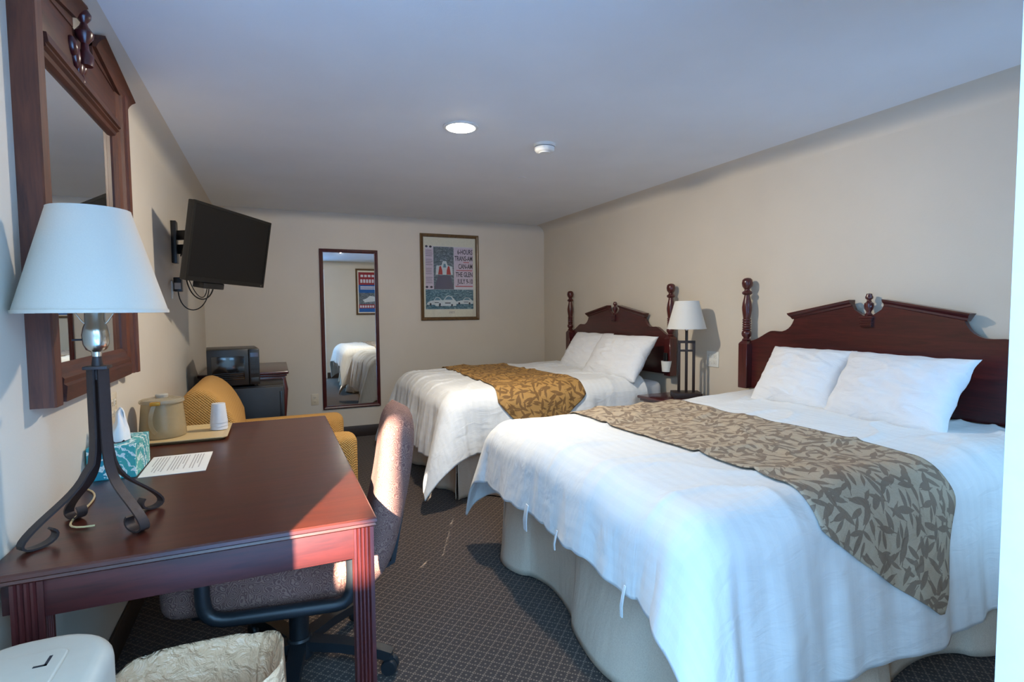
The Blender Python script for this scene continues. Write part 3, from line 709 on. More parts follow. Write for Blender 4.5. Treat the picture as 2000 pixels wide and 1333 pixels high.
picture_frame(tm, x0, x1, z0, z1, fwd, .026, 'cherry_z', D)
box('mirror_glass', 'mirror', (x0+.025, x1-.025, D-.010, D-.004, z0+.025, z1-.025), tm)
settle(tm)

for nm, cc in (('poster_mat', (222, 214, 196)), ('poster_white', (214, 208, 216)), ('poster_pink', (208, 190, 206)), ('poster_ink', (40, 26, 52)), ('poster_red', (176, 44, 40)), ('poster_road', (92, 84, 104)), ('poster_teal', (52, 84, 100)), ('poster_car', (206, 212, 216)), ('poster_glass', (88, 128, 150)), ('poster_dark', (34, 40, 56)), ('poster_blue', (32, 92, 160)), ('poster_maroon', (150, 44, 52)), ('poster_rose', (188, 96, 108)), ('poster_grey', (120, 112, 122))):
    M[nm] = plain(nm, srgb(*cc), .75, var=.05, nscale=60)
def m_crowd(name, a, b, c):
    t = NT(name); v = t.map(t.coord(), (1, 1, 2.2)); n1 = t.noise(v, 34, 5, .7, .8)
    t.base(t.ramp(n1, [(.32, a), (.5, b), (.66, c)])); t.set(Roughness=.75); return t.m
M['poster_crowd'] = m_crowd('poster_crowd_print', srgb(38, 58, 66), srgb(92, 104, 112), srgb(158, 164, 176))
M['poster_track'] = m_crowd('poster_track_print', srgb(20, 58, 80), srgb(62, 108, 128), srgb(150, 176, 186))
def poly(name, mat, pts, y, parent):
    bm = bmesh.new(); add_prism(bm, pts, 'y', y, y-.0004); return finish(name, bm, mat, parent)
po = thing('framed_poster', 'brown framed motor racing poster with large lettering on the back wall', 'poster', (1.79, D, 1.20))
picture_frame(po, 1.458, 2.124, 1.198, 2.136, .036, .024, 'poster_frame', D)
box('backing_mat', 'poster_mat', (1.48, 2.10, D-.007, D-.003, 1.22, 2.11), po)
PX0, PZ0 = 1.512, 1.318     # lower-left of the printed sheet; crop pixels 285..795 x 1030..340
pxx = lambda c: PX0+(c-285)/510*.546
pzz = lambda c: PZ0+(1030-c)/690*.686
yb = D-.0074
poly('print_sheet', 'poster_white', [(pxx(285), pzz(1030)), (pxx(795), pzz(1030)), (pxx(795), pzz(340)), (pxx(285), pzz(340))], yb, po)
poly('side_column', 'poster_pink', [(pxx(285), pzz(810)), (pxx(370), pzz(810)), (pxx(370), pzz(370)), (pxx(285), pzz(370))], yb-.0005, po)
poly('text_column', 'poster_pink', [(pxx(590), pzz(775)), (pxx(795), pzz(775)), (pxx(795), pzz(350)), (pxx(590), pzz(350))], yb-.0005, po)
poly('race_photo', 'poster_crowd', [(pxx(372), pzz(810)), (pxx(586), pzz(810)), (pxx(586), pzz(345)), (pxx(372), pzz(345))], yb-.0005, po)
poly('road', 'poster_road', [(pxx(374), pzz(808)), (pxx(584), pzz(808)), (pxx(550), pzz(660)), (pxx(420), pzz(660))], yb-.001, po)
poly('wide_photo', 'poster_track', [(pxx(285), pzz(1028)), (pxx(795), pzz(1028)), (pxx(795), pzz(812)), (pxx(285), pzz(812))], yb-.0005, po)
bm = bmesh.new()      # front view of an open-wheel racer: wide nose wing, airbox, wheels
add_prism(bm, [(pxx(392), pzz(650)), (pxx(575), pzz(650)), (pxx(570), pzz(560)), (pxx(520), pzz(545)), (pxx(505), pzz(500)), (pxx(470), pzz(500)), (pxx(455), pzz(545)), (pxx(400), pzz(555))], 'y', yb-.0015, yb-.0018)
finish('racing_car', bm, 'poster_car', po)
for s in (0, 1):
    f = (lambda c: 972-c) if s else (lambda c: c)
    poly('car_stripe', 'poster_red', [(pxx(f(418)), pzz(648)), (pxx(f(465)), pzz(648)), (pxx(f(462)), pzz(600)), (pxx(f(448)), pzz(552)), (pxx(f(432)), pzz(560))], yb-.0020, po)
poly('windscreen', 'poster_glass', [(pxx(472), pzz(570)), (pxx(504), pzz(570)), (pxx(498), pzz(530)), (pxx(478), pzz(530))], yb-.0020, po)
for (a, b, c0) in ((300, 470, 0), (385, 610, 1), (600, 795, 2)):   # three low closed race cars
    w = b-a; zt = (890, 870, 895)[c0]; zb = (985, 1000, 975)[c0]; hh = zb-zt
    Pt = lambda u, v: (pxx(min(794, a+u*w)), pzz(zb-v*hh))
    poly('sports_car', 'poster_car', [Pt(0, .05), Pt(.98, .05), Pt(1, .42), Pt(.90, .60), Pt(.76, .88), Pt(.62, .95), Pt(.52, .88), Pt(.40, .56), Pt(.22, .50), Pt(.05, .36), Pt(-.01, .2)], yb-.0012-.0004*c0, po)
    poly('car_window', 'poster_glass', [Pt(.44, .58), Pt(.82, .58), Pt(.74, .82), Pt(.62, .88), Pt(.54, .82)], yb-.0018-.0004*c0, po)
    poly('car_stripe', 'poster_dark', [Pt(.45, .26), Pt(.72, .26), Pt(.72, .34), Pt(.45, .34)], yb-.0018-.0004*c0, po)
    for uu in (.2, .78):
        poly('car_wheel', 'poster_dark', [(Pt(uu, 0)[0]+.011*math.cos(q*PI/5), Pt(uu, .12)[1]+.013*math.sin(q*PI/5)) for q in range(10)], yb-.0018-.0004*c0, po)
for body, zl, sz in (('6-HOURS', 420, .075), ('TRANS-AM', 492, .075), ('CAN-AM', 580, .075), ('THE GLEN', 670, .075), ('JULY 9-10', 746, .075)):
    text_part('headline', body, sz, 'poster_ink', po, (pxx(791), yb-.0012, pzz(zl)), sx=.57, bold=.0013)
bm = bmesh.new()
for i in range(20):
    zz = 385+i*19.5
    if i % 5 == 4: continue
    add_box(bm, pxx(292), pxx(350+random.random()*12), yb-.0010, yb-.0006, pzz(zz+6), pzz(zz))
finish('small_print', bm, 'poster_grey', po)
bm = bmesh.new()
add_box(bm, pxx(602), pxx(790), yb-.001, yb-.0006, pzz(782), pzz(770)); add_box(bm, pxx(612), pxx(788), yb-.001, yb-.0006, pzz(604), pzz(594)); add_box(bm, pxx(690), pxx(752), yb-.001, yb-.0006, pzz(514), pzz(505))
finish('fine_print', bm, 'poster_rose', po)
for cx_, cz_ in ((300, 345), (342, 347), (300, 786), (346, 786)):
    poly('round_emblem', 'poster_ink', [(pxx(cx_+14*math.cos(q*PI/6)), pzz(cz_+12*math.sin(q*PI/6))) for q in range(12)], yb-.0010, po)
text_part('year', '1977', .034, 'poster_grey', po, (pxx(590), yb-.0006, pzz(1078)), sx=1.0)
box('glass', 'pane', (1.485, 2.097, D-.0135, D-.0125, 1.225, 2.109), po)
settle(po)
# poster on the front wall, seen in the tall mirror
p2 = thing('framed_poster', 'red and blue racing poster seen reflected in the tall mirror', 'poster', (1.84, FW, 1.24), PI)
picture_frame(p2, -.33, .33, 0, .92, .036, .024, 'poster_frame', 0)
box('backing_mat', 'poster_mat', (-.31, .31, -.007, -.003, .02, .90), p2)
def rect(nm, mat, a, b, c, d, y, par): poly(nm, mat, [(a, c), (b, c), (b, d), (a, d)], y, par)
rect('print_top', 'poster_maroon', -.275, .275, .60, .85, -.0075, p2)
rect('print_middle', 'poster_blue', -.275, .275, .44, .60, -.0075, p2)
rect('print_photo', 'poster_crowd', -.275, .275, .21, .44, -.0075, p2)
rect('print_band', 'poster_maroon', -.275, .275, .13, .21, -.0075, p2)
rect('print_foot', 'poster_blue', -.275, .275, .055, .13, -.0075, p2)
bm = bmesh.new(); add_prism(bm, [(-.05, .27), (.16, .25), (.2, .30), (.12, .33), (.06, .38), (-.02, .37), (-.08, .31)], 'y', -.008, -.0085); finish('racing_car', bm, 'poster_car', p2)
bm = bmesh.new()
for k in range(7): add_box(bm, -.25+k*.072, -.25+k*.072+.05, -.0085, -.008, .755, .80)
for k in range(9): add_box(bm, -.25+k*.056, -.25+k*.056+.04, -.0085, -.008, .64, .71)
add_box(bm, -.22, .24, -.0085, -.008, .545, .57); add_box(bm, -.16, .24, -.0085, -.008, .51, .53)
for k in range(6): add_box(bm, -.02+k*.048, -.02+k*.048+.034, -.0085, -.008, .145, .19)
finish('print_letters', bm, 'poster_white', p2)

# ------------------------------------------------------------------ beds
PZ = 1.0
def headboard(label, yc):
    X0 = RW-.030                       # back of the board
    hb = thing('headboard', label, 'headboard', (RW-.05, yc, .765))
    def half(s):
        pts = [(0, 1.250), (.022, 1.252), (.045, 1.266), (.072, 1.284), (.086, 1.314)]
        pts += [(.44, 1.240)]
        pts += [(p.x, p.y) for p in bez((.44, 1.24, 0), (.455, 1.195, 0), (.475, 1.165, 0), (.525, 1.152, 0), 6)][1:]
        pts += [(p.x, p.y) for p in bez((.525, 1.152, 0), (.56, 1.146, 0), (.59, 1.158, 0), (.615, 1.150, 0), 5)][1:]
        pts += [(p.x, p.y) for p in bez((.615, 1.150, 0), (.66, 1.135, 0), (.69, 1.10, 0), (.775, 1.078, 0), 6)][1:]
        return [(yc+s*u, z) for u, z in pts]
    R_ = half(1); L_ = half(-1)
    prism('panel', 'cherry', R_[::-1]+L_[1:]+[(yc-.775, .77), (yc+.775, .77)], 'x', X0-.026, X0, hb, smooth=30)
    for s in (-1, 1):
        bm = bmesh.new(); xb = X0-.026
        prof = [(X0, -.012), (xb, -.012), (xb-.006, -.008), (xb-.010, .002), (xb-.020, .008), (xb-.026, .018), (xb-.026, .024), (X0, .024)]
        A = [bm.verts.new((x, yc+s*.086, 1.314+z)) for x, z in prof]; B = [bm.verts.new((x, yc+s*(.455+(z+.012)*.6), 1.240+z)) for x, z in prof]
        bm.faces.new(A); bm.faces.new(B)
        for i in range(len(A)): bm.faces.new((A[i], A[(i+1) % len(A)], B[(i+1) % len(A)], B[i]))
        finish('pediment_moulding', bm, 'cherry', hb, 30)
        p = bmesh.new(); c = (X0-.035, yc+s*.795)
        w = .036
        add_box(p, c[0]-w, c[0]+w-.002, c[1]-w, c[1]+w, .765, 1.062, .003, 1)
        v0 = [p.verts.new((c[0]+a*w*.97, c[1]+b*w*.97, 1.062)) for a, b in ((-1, -1), (1, -1), (1, 1), (-1, 1))]
        v1 = [p.verts.new((c[0]+a*w*.5, c[1]+b*w*.5, 1.085)) for a, b in ((-1, -1), (1, -1), (1, 1), (-1, 1))]
        for i in range(4): p.faces.new((v0[i], v0[(i+1) % 4], v1[(i+1) % 4], v1[i]))
        prof = [(0, 1.08), (.024, 1.082), (.029, 1.088), (.026, 1.094), (.019, 1.098), (.021, 1.104), (.030, 1.115), (.033, 1.128), (.030, 1.142), (.022, 1.150), (.028, 1.154), (.028, 1.160), (.023, 1.164)]
        for k in range(4): z = 1.166+k*.016; prof += [(.028, z+.004), (.028, z+.008), (.023, z+.014)]
        prof += [(.024, 1.235), (.026, 1.25), (.031, 1.285), (.032, 1.305), (.028, 1.335), (.021, 1.365), (.018, 1.385), (.030, 1.392), (.033, 1.400), (.030, 1.408), (.020, 1.414), (.017, 1.424), (.022, 1.43), (.031, 1.443), (.035, 1.464), (.031, 1.486), (.020, 1.497), (0, 1.501)]
        add_lathe(p, prof, 20, c)
        finish('post', p, 'cherry_z', hb, 40)
    lathe('finial', 'cherry_z', [(0, 1.25), (.017, 1.25), (.019, 1.258), (.012, 1.266), (.011, 1.272), (.020, 1.288), (.024, 1.305), (.022, 1.318), (.012, 1.326), (.010, 1.336), (.018, 1.343), (.019, 1.352), (.014, 1.362), (.014, 1.368), (0, 1.372)], hb, 16, (X0-.016, yc))
    kb = bmesh.new()
    add_box(kb, X0-.044, X0-.02, yc-.034, yc+.034, 1.238, 1.250, .002, 1); add_box(kb, X0-.040, X0-.02, yc-.028, yc+.028, 1.19, 1.239, .002, 1)
    for k in range(3): add_box(kb, X0-.045, X0-.02, yc-.031, yc+.031, 1.196+k*.014, 1.203+k*.014, .002, 1)
    finish('keystone', kb, 'cherry', hb, 35)
    return settle(hb)
HB1 = headboard('wide cherry headboard with broken pediment and turned posts behind the near bed', 1.87)
HB2 = headboard('wide cherry headboard with broken pediment and turned posts behind the far bed', 4.215)

class Drape:
    """cloth laid over a bed: s along x (foot at small x), t along y"""
    def __init__(s, x0, x1, y0, y1, ztop, r, seed, amp, flare, folds):
        s.x0, s.x1, s.y0, s.y1, s.z, s.r, s.seed, s.amp, s.flare, s.folds = x0, x1, y0, y1, ztop, r, seed, amp, flare, folds
        s.rise = 0.0
    def top(s, x, y):
        q = s.seed
        n = noise.noise((x*2.2+q, y*2.2, q))*.014+noise.noise((x*6+q, y*3.4, q+3))*.006
        nx = (x-s.x0)/(s.x1-s.x0)
        rid = 1-abs(noise.noise((x*2.6+y*1.6+q, y*4.2-x*1.0, q*2)))*3.2
        n += max(0, rid)**3*.014
        return s.z+n-.018*(1-min(1, max(0, nx)))+s.rise*max(0, min(1, (nx-.45)/.5))
    def pos(s, a, b, lift=0.0):
        r = s.r; xi, yi0, yi1 = s.x0+r, s.y0+r, s.y1-r
        cx, cy = max(a, xi), min(max(b, yi0), yi1)
        dx, dy = a-cx, b-cy; d = math.hypot(dx, dy)
        z = s.top(cx, cy)
        if d < 1e-6: return Vector((cx, cy, z+lift))
        ux, uy = dx/d, dy/d
        ang = math.atan2(abs(dy), abs(dx)); c0 = .30
        if dx < 0 and abs(dy) < 1e-9: p = cy
        elif dy < 0: p = yi0-ang*c0-(cx-xi)
        elif dy > 0: p = yi1+ang*c0+(cx-xi)
        else: p = cy
        L = r*PI/2
        if d < L: o, dr = r*math.sin(d/r), r*(1-math.cos(d/r))
        else: o, dr = r, r+(d-L)
        corner = math.sin(2*ang) if dx < 0 and dy != 0 else 0
        h = max(0, d-L*.55); hn = min(1, h/.35)
        k = s.folds; q = s.seed
        warp = noise.noise((p*1.3+q, q, .5))*1.4
        f = math.sin(p*k+warp*2+q)*.6+math.sin(p*k*2.3+warp*3+1.7*q)*.3+noise.noise((p*7+q, d*1.5, q))*.6+math.sin(p*k*4.7+warp*5+q)*.16
        o += hn*s.amp*(f*(1-.55*corner)+.35)+s.flare*h*(1+2.4*corner)
        dr -= .25*s.flare*h*corner
        tang = hn*s.amp*.5*math.cos(p*k+warp*2+q)
        hz = z-dr+.004*noise.noise((p*9, d*9, q))
        # cloth lift outwards and up
        lf = min(1, d/L); 
        return Vector((cx+ux*(o+lift*lf)-uy*tang, cy+uy*(o+lift*lf)+ux*tang, hz+lift*(1-lf)))
def mk_duvet(label, dp, dropF, dropN, dropFar, xhead, nu=200, nv=210):
    t = thing('duvet', label, 'duvet', (1.9, (dp.y0+dp.y1)/2, dp.z-.02))
    r = dp.r; sa = dp.x0+r-dropF-r*(PI/2-1); ta = dp.y0+r-dropN-r*(PI/2-1); tb_ = dp.y1-r+dropFar+r*(PI/2-1)
    def fn(u, v): return dp.pos(sa+(xhead-sa)*u, ta+(tb_-ta)*v)
    o = grid('cover', 'duvet', fn, nu, nv, t, uvfn=lambda u, v: (sa+(xhead-sa)*u, ta+(tb_-ta)*v), thick=.012)
    def hem(u, v):       # stitched band along the foot edge
        return fn(u*.001, v)
    return t
def skirt(bed, x0, x1, y0, y1, ztop, seed):
    """pleated bed skirt: one sheet per side"""
    def sheet(nm, P0, P1, out, n, k):
        L = (Vector(P1)-Vector(P0)).length; d = (Vector(P1)-Vector(P0)).normalized(); o = Vector(out)
        def fn(u, v):
            p = u*L; amp = .008+.062*v
            w = math.sin(p*k+seed+noise.noise((p*1.1, seed, 0))*3)
            w = math.copysign(abs(w)**.6, w)
            pos = Vector(P0)+d*p+o*(w*amp*.8+.03*v+noise.noise((p*3, v*2, seed))*.012*v)
            return (pos.x, pos.y, ztop-(ztop-.012-.010*noise.noise((p*2, seed, 3)))*v)
        grid(nm, 'skirt', fn, n, 14, bed, thick=.003)
    sheet('foot_skirt', (x0, y0), (x0, y1), (-1, 0), 120, 10.5) if 0 else None
    V3 = lambda a: (a[0], a[1], 0)
    sheet('foot_skirt', V3((x0, y0)), V3((x0, y1)), (-1, 0, 0), 120, 10.5)
    sheet('side_skirt', V3((x0, y0)), V3((x1, y0)), (0, -1, 0), 140, 10.5)
    sheet('side_skirt', V3((x0, y1)), V3((x1, y1)), (0, 1, 0), 140, 10.5)
def mk_bed(label, y0, y1, seed, mz=.715):
    b = thing('bed', label, 'bed', (1.95, (y0+y1)/2, 0))
    x0, x1 = 1.11, 2.87
    box('box_spring', 'skirt', (x0+.02, x1, y0+.02, y1-.02, .16, .42), b, .02)
    box('mattress', 'sheet', (x0+.02, x1, y0+.02, y1-.02, .425, mz), b, .05, 4)
    for px_ in (x0+.2, x1-.2):
        for py_ in (y0+.2, y1-.2): lathe('leg', 'black_plastic', [(0, 0), (.025, 0), (.025, .16), (0, .16)], b, 12, (px_, py_))
    skirt(b, x0, x1, y0, y1, .42, seed)
    return settle(b)
B1 = (1.12, 2.62); B2 = (3.46, 4.97)
mk_bed('near bed with tan skirt, closest to the doorway', *B1, 1.3, .685)
mk_bed('far bed with tan skirt, beside the back wall', *B2, 2.9)
d1 = Drape(.995, 2.87, B1[0]-.05, B1[1]+.045, .743, .13, 2.2, .022, .10, 10.5)
d1.rise = .032
d2 = Drape(1.02, 2.83, B2[0]-.045, B2[1]+.045, .770, .13, 6.1, .030, .12, 12)
dv1 = settle(mk_duvet('white striped duvet spread over the near bed', d1, .315, .555, .44, 2.865))
dv2 = settle(mk_duvet('white duvet draped over the far bed, hanging to a point at its corner', d2, .48, .42, .46, 2.66))
def mk_runner(label, dp, mat, xa, xb, ta, tip, skew, cat='bed runner'):
    """decorative scarf across the bed; near end hangs and narrows to a point"""
    r = dp.r; far = dp.y1-r+.26
    def st(u, v):
        t = far+(ta-far)*v
        a = xa+skew[0]*v+.02*noise.noise((v*4, 2, dp.seed)); b = xb+skew[1]*v+.02*noise.noise((v*4, 7, dp.seed))
        if t < dp.y0:
            w = min(1, (dp.y0-t)/max(.001, dp.y0-ta)); w = max(0, (w-.10)/.90)**1.1
            a = a+(tip-a)*w*.97; b = b+(tip-b)*w*.97
        return a+(b-a)*u, t
    def fn(u, v): return dp.pos(*st(u, v), lift=.009)
    return tag(grid('bed_runner', mat, fn, 46, 150, None, uvfn=st, thick=.004), label, cat)
mk_runner('tan leaf-patterned runner across the near bed', d1, 'runner_tan', 1.49, 2.17, d1.y0-.38, 1.95, (-.03, -.04))
mk_runner('leaf-patterned runner across the far bed, warm light put into its colour', d2, 'runner_warm_lit', 1.45, 2.07, d2.y0-.34, 1.72, (-.05, .02))
# small fabric ties along the foot hem of the near duvet
for i, (t_, w, L) in enumerate(((2.05, .028, .085), (1.77, .008, .05), (1.345, .010, .075))):
    p = d1.pos(d1.x0+d1.r-.315-.07, t_)
    x, y, z = p
    tie = sweep('tie', 'duvet', [(x-.004, y, z+.03), (x-.010, y+.002, z), (x-.012, y+.008, z-L*.5), (x-.008, y+.012, z-L)], w, .004, dv1, upv=(-1, 0, 0), widths=[.8, 1, 1.15, 1.0])
    tie.matrix_basis = dv1.matrix_basis.inverted() @ tie.matrix_basis

def pillow(label, loc, rot, w, h, th, seed):
    t = thing('pillow', label, 'pillow', loc)
    t.rotation_euler = rot
    N = 44
    def side(sg):
        def fn(i, j):
            u, v = i*2-1, j*2-1
            e = (max(0, 1-abs(u)**2.6)**.55)*(max(0, 1-abs(v)**2.6)**.55)
            x = w/2*u*(1-.07*(1-v*v)); y = h/2*v*(1-.06*(1-u*u))
            cr = noise.noise((u*2.2+seed, v*2.2, sg*3))*.10+noise.noise((u*5+seed, v*2.6, sg*7))*.05
            z = sg*th/2*e*(1+cr)
            rid = max(0, 1-abs(noise.noise((u*1.4+seed, v*4+u, 2.0)))*3)**2*.012*e*sg
            return Vector((x+.008*noise.noise((v*3, seed, 1)), y+.008*noise.noise((u*3, seed, 5)), z+rid))
        return fn
    f, g = side(1), side(-1); bm = bmesh.new()
    A = [[bm.verts.new(f(i/N, j/N)) for j in range(N+1)] for i in range(N+1)]
    Bv = [[A[i][j] if i in (0, N) or j in (0, N) else bm.verts.new(g(i/N, j/N)) for j in range(N+1)] for i in range(N+1)]
    for i in range(N):
        for j in range(N):
            bm.faces.new((A[i][j], A[i+1][j], A[i+1][j+1], A[i][j+1])); bm.faces.new((Bv[i][j+1], Bv[i+1][j+1], Bv[i+1][j], Bv[i][j]))
    finish('pillowcase', bm, 'pillow', t, 180)
    def hm(i, j):    # open hem band at one end
        u = -.965+.0*i; return Vector((0, 0, 0))
    return t
# pillow axes: local x along the bed width, local y up the headboard, local z out of the pillow
def lean(yaw_, tilt): # face towards -X (foot), leaning back on the headboard
    return (Matrix.Rotation(-PI/2+yaw_, 4, 'Z') @ Matrix.Rotation(PI/2-tilt, 4, 'X')).to_euler()
pillow('left pillow of the near bed, partly behind the other', (2.70, 2.11, .905), lean(.03, .60), .50, .39, .17, 1.0)
pillow('right pillow of the near bed, larger and in front', (2.68, 1.60, .900), lean(-.07, .58), .60, .40, .18, 4.2)
pillow('left pillow of the far bed, nearest the back wall', (2.67, 4.36, .905), lean(.12, .62), .54, .43, .17, 7.7)
pillow('right pillow of the far bed, nearest the bedside lamp', (2.61, 3.74, .905), lean(.14, .64), .66, .44, .19, 9.4)

# ------------------------------------------------------------------ nightstand, bedside lamp, remote holder
ns = thing('nightstand', 'dark cherry nightstand between the two beds', 'nightstand', (2.72, 3.06, 0))
box('top', 'cherry', (2.50, 2.945, 2.80, 3.33, .628, .650), ns, .006)
box('top_moulding', 'cherry', (2.515, 2.94, 2.815, 3.315, .608, .628), ns, .004)
box('body', 'cherry_z', (2.535, 2.935, 2.835, 3.295, .06, .608), ns, .003)
for k in range(2):
    dw = box('drawer', 'cherry', (2.522, 2.536, 2.86, 3.27, .12+k*.24, .34+k*.24), ns, .003)
    for yy in (2.96, 3.17): lathe('knob', 'gold_knob', [(0, 0), (.008, 0), (.007, .012), (.014, .02), (.010, .028), (0, .03)], dw, 14, mtx=Matrix.Translation((2.522, yy, .23+k*.24)) @ Matrix.Rotation(-PI/2, 4, 'Y'))
bx_ = bmesh.new(); add_box(bx_, 2.55, 2.93, 2.85, 3.28, 0, .06); finish('plinth', bx_, 'cherry', ns)
settle(ns)
bl = thing('bedside_lamp', 'dark metal lattice table lamp with white shade on the nightstand', 'lamp', (2.755, 3.085, .650), -.0)
bl.rotation_euler = (0, 0, -.55)
box('base', 'iron', (-.10, .10, -.085, .085, 0, .038), bl, .002)
for dx in (-.052, 0, .052):
    box('upright', 'iron', (dx-.009, dx+.009, -.009, .009, .038, .415 if dx else .50), bl, .001)
box('crossbar', 'iron', (-.061, .061, -.0092, .0092, .397, .416), bl, .001)
box('crossbar', 'iron', (-.061, .061, -.0088, .0088, .335, .350), bl, .001)
lathe('socket', 'chrome', [(0, .49), (.014, .49), (.016, .52), (.016, .56), (0, .56)], bl, 16)
lathe('bulb', 'white_plastic', [(0, .555), (.014, .56), (.028, .60), (.028, .62), (.014, .645), (0, .65)], bl, 16)
bm = bmesh.new()
for i in range(3):
    a = 2*PI*i/3; add_sweep(bm, [(0, 0, .652), (.082*math.cos(a), .082*math.sin(a), .695)], .0015, n=6)
finish('spider', bm, 'chrome', bl, 60)
shade_mesh(bl, .138, .084, .502, .705, 'shade_white')
rh = thing('remote_holder', 'small white cup holding remotes strapped to the far bed post', 'holder', (2.852, 3.42, .80))
lathe('cup', 'white_plastic', [(0, 0), (.034, 0), (.042, .085), (.040, .085), (.033, .004), (0, .004)], rh, 24)
box('remote', 'black_plastic', (-.020, -.004, -.020, .016, .006, .150), rh, .003)
box('remote', 'dark_mark', (.004, .018, -.012, .022, .006, .130), rh, .003)
sweep('strap', 'dark_mark', [(.03, 0, .06), (.036, 0, .11), (.038, 0, .15), (.040, 0, .19)], .012, .002, rh, upv=(-1, 0, 0))

# ------------------------------------------------------------------ gold armchair beyond the desk
ac = thing('armchair', 'gold upholstered armchair in the far corner beyond the desk', 'armchair', (-.10, 3.72, 0))
def soft(name, b, bev, parent, mtx=None, mat='gold_fabric', seg=5):
    bm = bmesh.new(); add_box(bm, *b, bev=bev, seg=seg, mtx=mtx); return finish(name, bm, mat, parent, 60)
soft('seat_base', (-.44, .40, 3.36, 4.06, .10, .32), .04, ac)
soft('seat_cushion', (-.20, .43, 3.44, 3.97, .30, .435), .05, ac)
for y0 in (3.28, 3.975):
    soft('arm', (-.44, .44, y0, y0+.15, .14, .572), .06, ac)
prb = [(-.50, .22), (-.485, .74)] + [(p.x, p.y) for p in bez((-.48, .78, 0), (-.47, .865, 0), (-.42, .892, 0), (-.38, .888, 0), 6)] + [(p.x, p.y) for p in bez((-.38, .888, 0), (-.31, .87, 0), (-.25, .80, 0), (-.20, .66, 0), 7)][1:] + [(-.18, .40), (-.18, .22)]
bm = bmesh.new(); add_prism(bm, prb, 'y', 3.33, 4.06)
bmesh.ops.recalc_face_normals(bm, faces=bm.faces[:])
bmesh.ops.bevel(bm, geom=[e for e in bm.edges if len(e.link_faces) == 2 and e.calc_face_angle(0) > 1.2], offset=.035, segments=4, profile=.5, affect='EDGES')
finish('backrest', bm, 'gold_fabric', ac, 60)
for x in (-.42, .34):
    for y in (3.40, 4.04): lathe('leg', 'cherry_z', [(0, 0), (.018, 0), (.026, .11), (0, .11)], ac, 12, (x, y))
settle(ac)

# ------------------------------------------------------------------ office chair pushed under the desk
oc = thing('office_chair', 'mauve swirl upholstered swivel chair pushed in at the desk', 'chair', (.05, 2.02, 0))
soft('seat', (-.31, .27, 1.75, 2.28, .365, .515), .055, oc, mat='paisley')
soft('seat_pan', (-.24, .23, 1.82, 2.21, .335, .37), .012, oc, mat='chair_plastic', seg=2)
# back: curved slab, reclined; profile in (y,z), bowed in x
def back_pt(u, v, face):
    yv = (u*2-1); z = .36+v*.590
    rw = 1-(.42*max(0, (v-.72)/.28)**2.2+.20*max(0, (.25-v)/.25)**2)
    ee = max(0, 1-abs(yv)**5)**.5*max(0, 1-abs(2*v-1)**7)**.5
    y = 2.02+yv*.235*rw
    x = .285+.115*v+.018*math.sin(v*PI)+.035*(1-yv*yv)*.6
    return Vector((x+face*.060*ee, y, z))
bm = bmesh.new(); N = 30
A = [[bm.verts.new(back_pt(i/N, j/N, 1)) for j in range(N+1)] for i in range(N+1)]
Bv = [[A[i][j] if i in (0, N) or j in (0, N) else bm.verts.new(back_pt(i/N, j/N, -1)) for j in range(N+1)] for i in range(N+1)]
for i in range(N):
    for j in range(N):
        bm.faces.new((A[i][j], A[i+1][j], A[i+1][j+1], A[i][j+1])); bm.faces.new((Bv[i][j+1], Bv[i+1][j+1], Bv[i+1][j], Bv[i][j]))
finish('backrest', bm, 'paisley', oc, 180)
sweep('back_support', 'chair_plastic', [(.10, 2.02, .33), (.30, 2.02, .325), (.385, 2.02, .37), (.42, 2.02, .56)], .05, .016, oc, upv=(0, 0, 1))
for yy in (1.715, 2.325):
    s_ = 1 if yy < 2 else -1
    loop = [(.20, yy+s_*.10, .405), (.21, yy+s_*.02, .410)]+[tuple(p) for p in bez((.205, yy, .42), (.245, yy, .425), (.255, yy, .46), (.25, yy, .50), 6)]
    zb = .385
    path = bez((.02, yy+.0, .622), (.20, yy, .622), (.245, yy, .615), (.252, yy, .53), 8)+bez((.252, yy, .53), (.256, yy, .43), (.25, yy, zb+.003), (.20, yy, zb), 6)[1:]+[Vector((0, yy, zb))]+bez((-.09, yy, zb), (-.16, yy, zb), (-.172, yy, .41), (-.172, yy, .47), 6)+bez((-.172, yy, .54), (-.172, yy, .605), (-.15, yy, .622), (-.08, yy, .622), 6)+[Vector((.02, yy, .622))]
    sweep('armrest', 'chair_plastic', path, .021, None, oc, 12, upv=(0, 1, 0))
    sweep('arm_bracket', 'chair_plastic', [(.0, yy, .375), (.0, yy+s_*.14, .35)], .05, .012, oc)
lathe('gas_lift', 'chair_plastic', [(0, .10), (.034, .10), (.034, .22), (.022, .225), (.022, .335), (0, .335)], oc, 16, (.05, 2.02))
lathe('hub', 'chair_plastic', [(0, .06), (.05, .06), (.055, .10), (.04, .13), (0, .13)], oc, 18, (.05, 2.02))
for k in range(5):
    a = math.radians(-18+72*k); dx, dy = math.cos(a), math.sin(a)
    lg = sweep('base_leg', 'chair_plastic', [(.05+dx*.03, 2.02+dy*.03, .105), (.05+dx*.16, 2.02+dy*.16, .100), (.05+dx*.30, 2.02+dy*.30, .078), (.05+dx*.335, 2.02+dy*.335, .066)], .05, .034, oc, widths=[1.1, 1, .8, .7], smooth=30)
    cx, cy = .05+dx*.33, 2.02+dy*.33
    bm = bmesh.new()
    for s in (-1, 1):
        add_lathe(bm, [(0, -.011), (.026, -.011), (.029, -.005), (.029, .005), (.026, .011), (0, .011)], 18, (0, 0), Matrix.Translation((cx-dy*s*.014, cy+dx*s*.014, .029)) @ Matrix.Rotation(a, 4, 'Z') @ Matrix.Rotation(PI/2, 4, 'X'))
    add_box(bm, cx-.012, cx+.012, cy-.012, cy+.012, .03, .07)
    finish('caster', bm, 'chair_plastic', lg, 40)
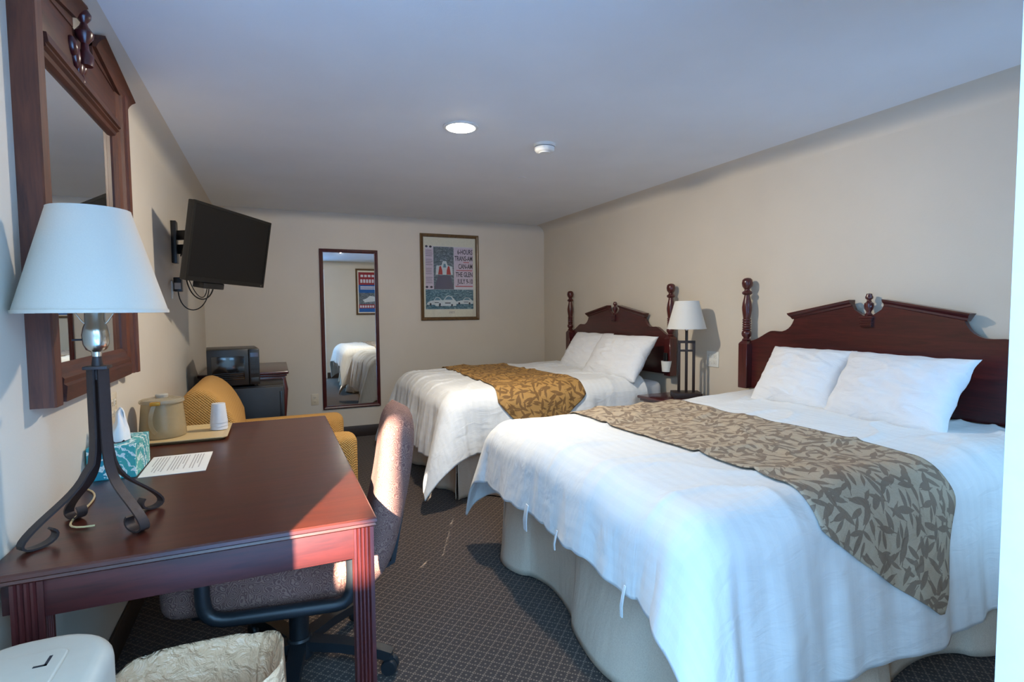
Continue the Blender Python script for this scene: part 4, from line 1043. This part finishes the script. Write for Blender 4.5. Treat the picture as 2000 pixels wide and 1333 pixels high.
settle(oc); oc.rotation_euler = (0, 0, math.radians(-9)); oc.location = (.05, 2.04, 0)

# ------------------------------------------------------------------ lined wastebasket, white appliance
wb = thing('wastebasket', 'wastebasket lined with a crumpled cream plastic bag under the desk', 'wastebasket', (-.195, 1.503, 0.0))
def rrect(u, hx, hy, n=4):
    a = u*2*PI; c, s = math.cos(a), math.sin(a); return (hx*math.copysign(abs(c)**(2/n), c), hy*math.copysign(abs(s)**(2/n), s))
def bin_body(u, v):
    k = .78+.22*v; x, y = rrect(u, .185*k, .118*k); return Vector((x, y, .004+v*.376))
grid('bin', 'tray', bin_body, 48, 6, wb, thick=.003)
def liner(u, v):
    # v: 0 hem outside low, .55 rim, 1 deep inside
    nz = noise.noise((math.cos(u*2*PI)*3, math.sin(u*2*PI)*3, v*5)); rid = abs(noise.noise((u*26, v*1.5, 4.0)))
    if v < .5:
        q = v/.5; k = 1.03+.05*(1-q)+.05*nz*(1-q*.6)+.03*rid*(1-q*.5); z = .16+q*.25
    else:
        q = (v-.5)/.5
        if q < .75: qq = q/.75; k = 1.02-.24*qq-.07*min(1, qq*6)+.035*nz*min(1, qq*4)-.08*rid*min(1, qq*4); z = .41-qq*.385
        else: qq = (q-.75)/.25; k = .78*(1-qq)+.001; z = .025
    x, y = rrect(u, .185*k, .118*k)
    return Vector((x, y, z+.012*noise.noise((math.cos(u*2*PI)*1.5, math.sin(u*2*PI)*1.5, 9))+.006*rid))
grid('bag', 'bag', liner, 200, 60, wb)
ap = thing('white_appliance', 'white plastic appliance with rounded top and inset panel in front of the desk', 'appliance', (-.445, 1.185, 0))
def prism_round(name, mat, hx, hy, z0, z1, r, bev, parent, off=(0, 0)):
    pts = []
    for cx_, cy_, a0 in ((hx-r, hy-r, 0), (-hx+r, hy-r, 90), (-hx+r, -hy+r, 180), (hx-r, -hy+r, 270)):
        for k in range(9): a = math.radians(a0+k*90/8); pts.append((off[0]+cx_+r*math.cos(a), off[1]+cy_+r*math.sin(a)))
    bm = bmesh.new(); add_prism(bm, pts, 'z', z0, z1)
    bmesh.ops.recalc_face_normals(bm, faces=bm.faces[:])
    bmesh.ops.bevel(bm, geom=[e for e in bm.edges if abs(e.verts[0].co.z-z1) < 1e-6 and abs(e.verts[1].co.z-z1) < 1e-6], offset=bev, segments=4, profile=.5, affect='EDGES')
    return finish(name, bm, mat, parent, 40)
prism_round('housing', 'grey_white', .135, .185, 0, .64, .115, .028, ap)
pn = prism_round('inset_panel', 'grey_white', .080, .115, .636, .646, .018, .004, ap, (-.018, -.012))
bm = bmesh.new(); add_box(bm, .036, .041, .045, .078, .6462, .6468); add_box(bm, .020, .041, .045, .050, .6462, .6468)
finish('mark', bm, 'dark_mark', pn)
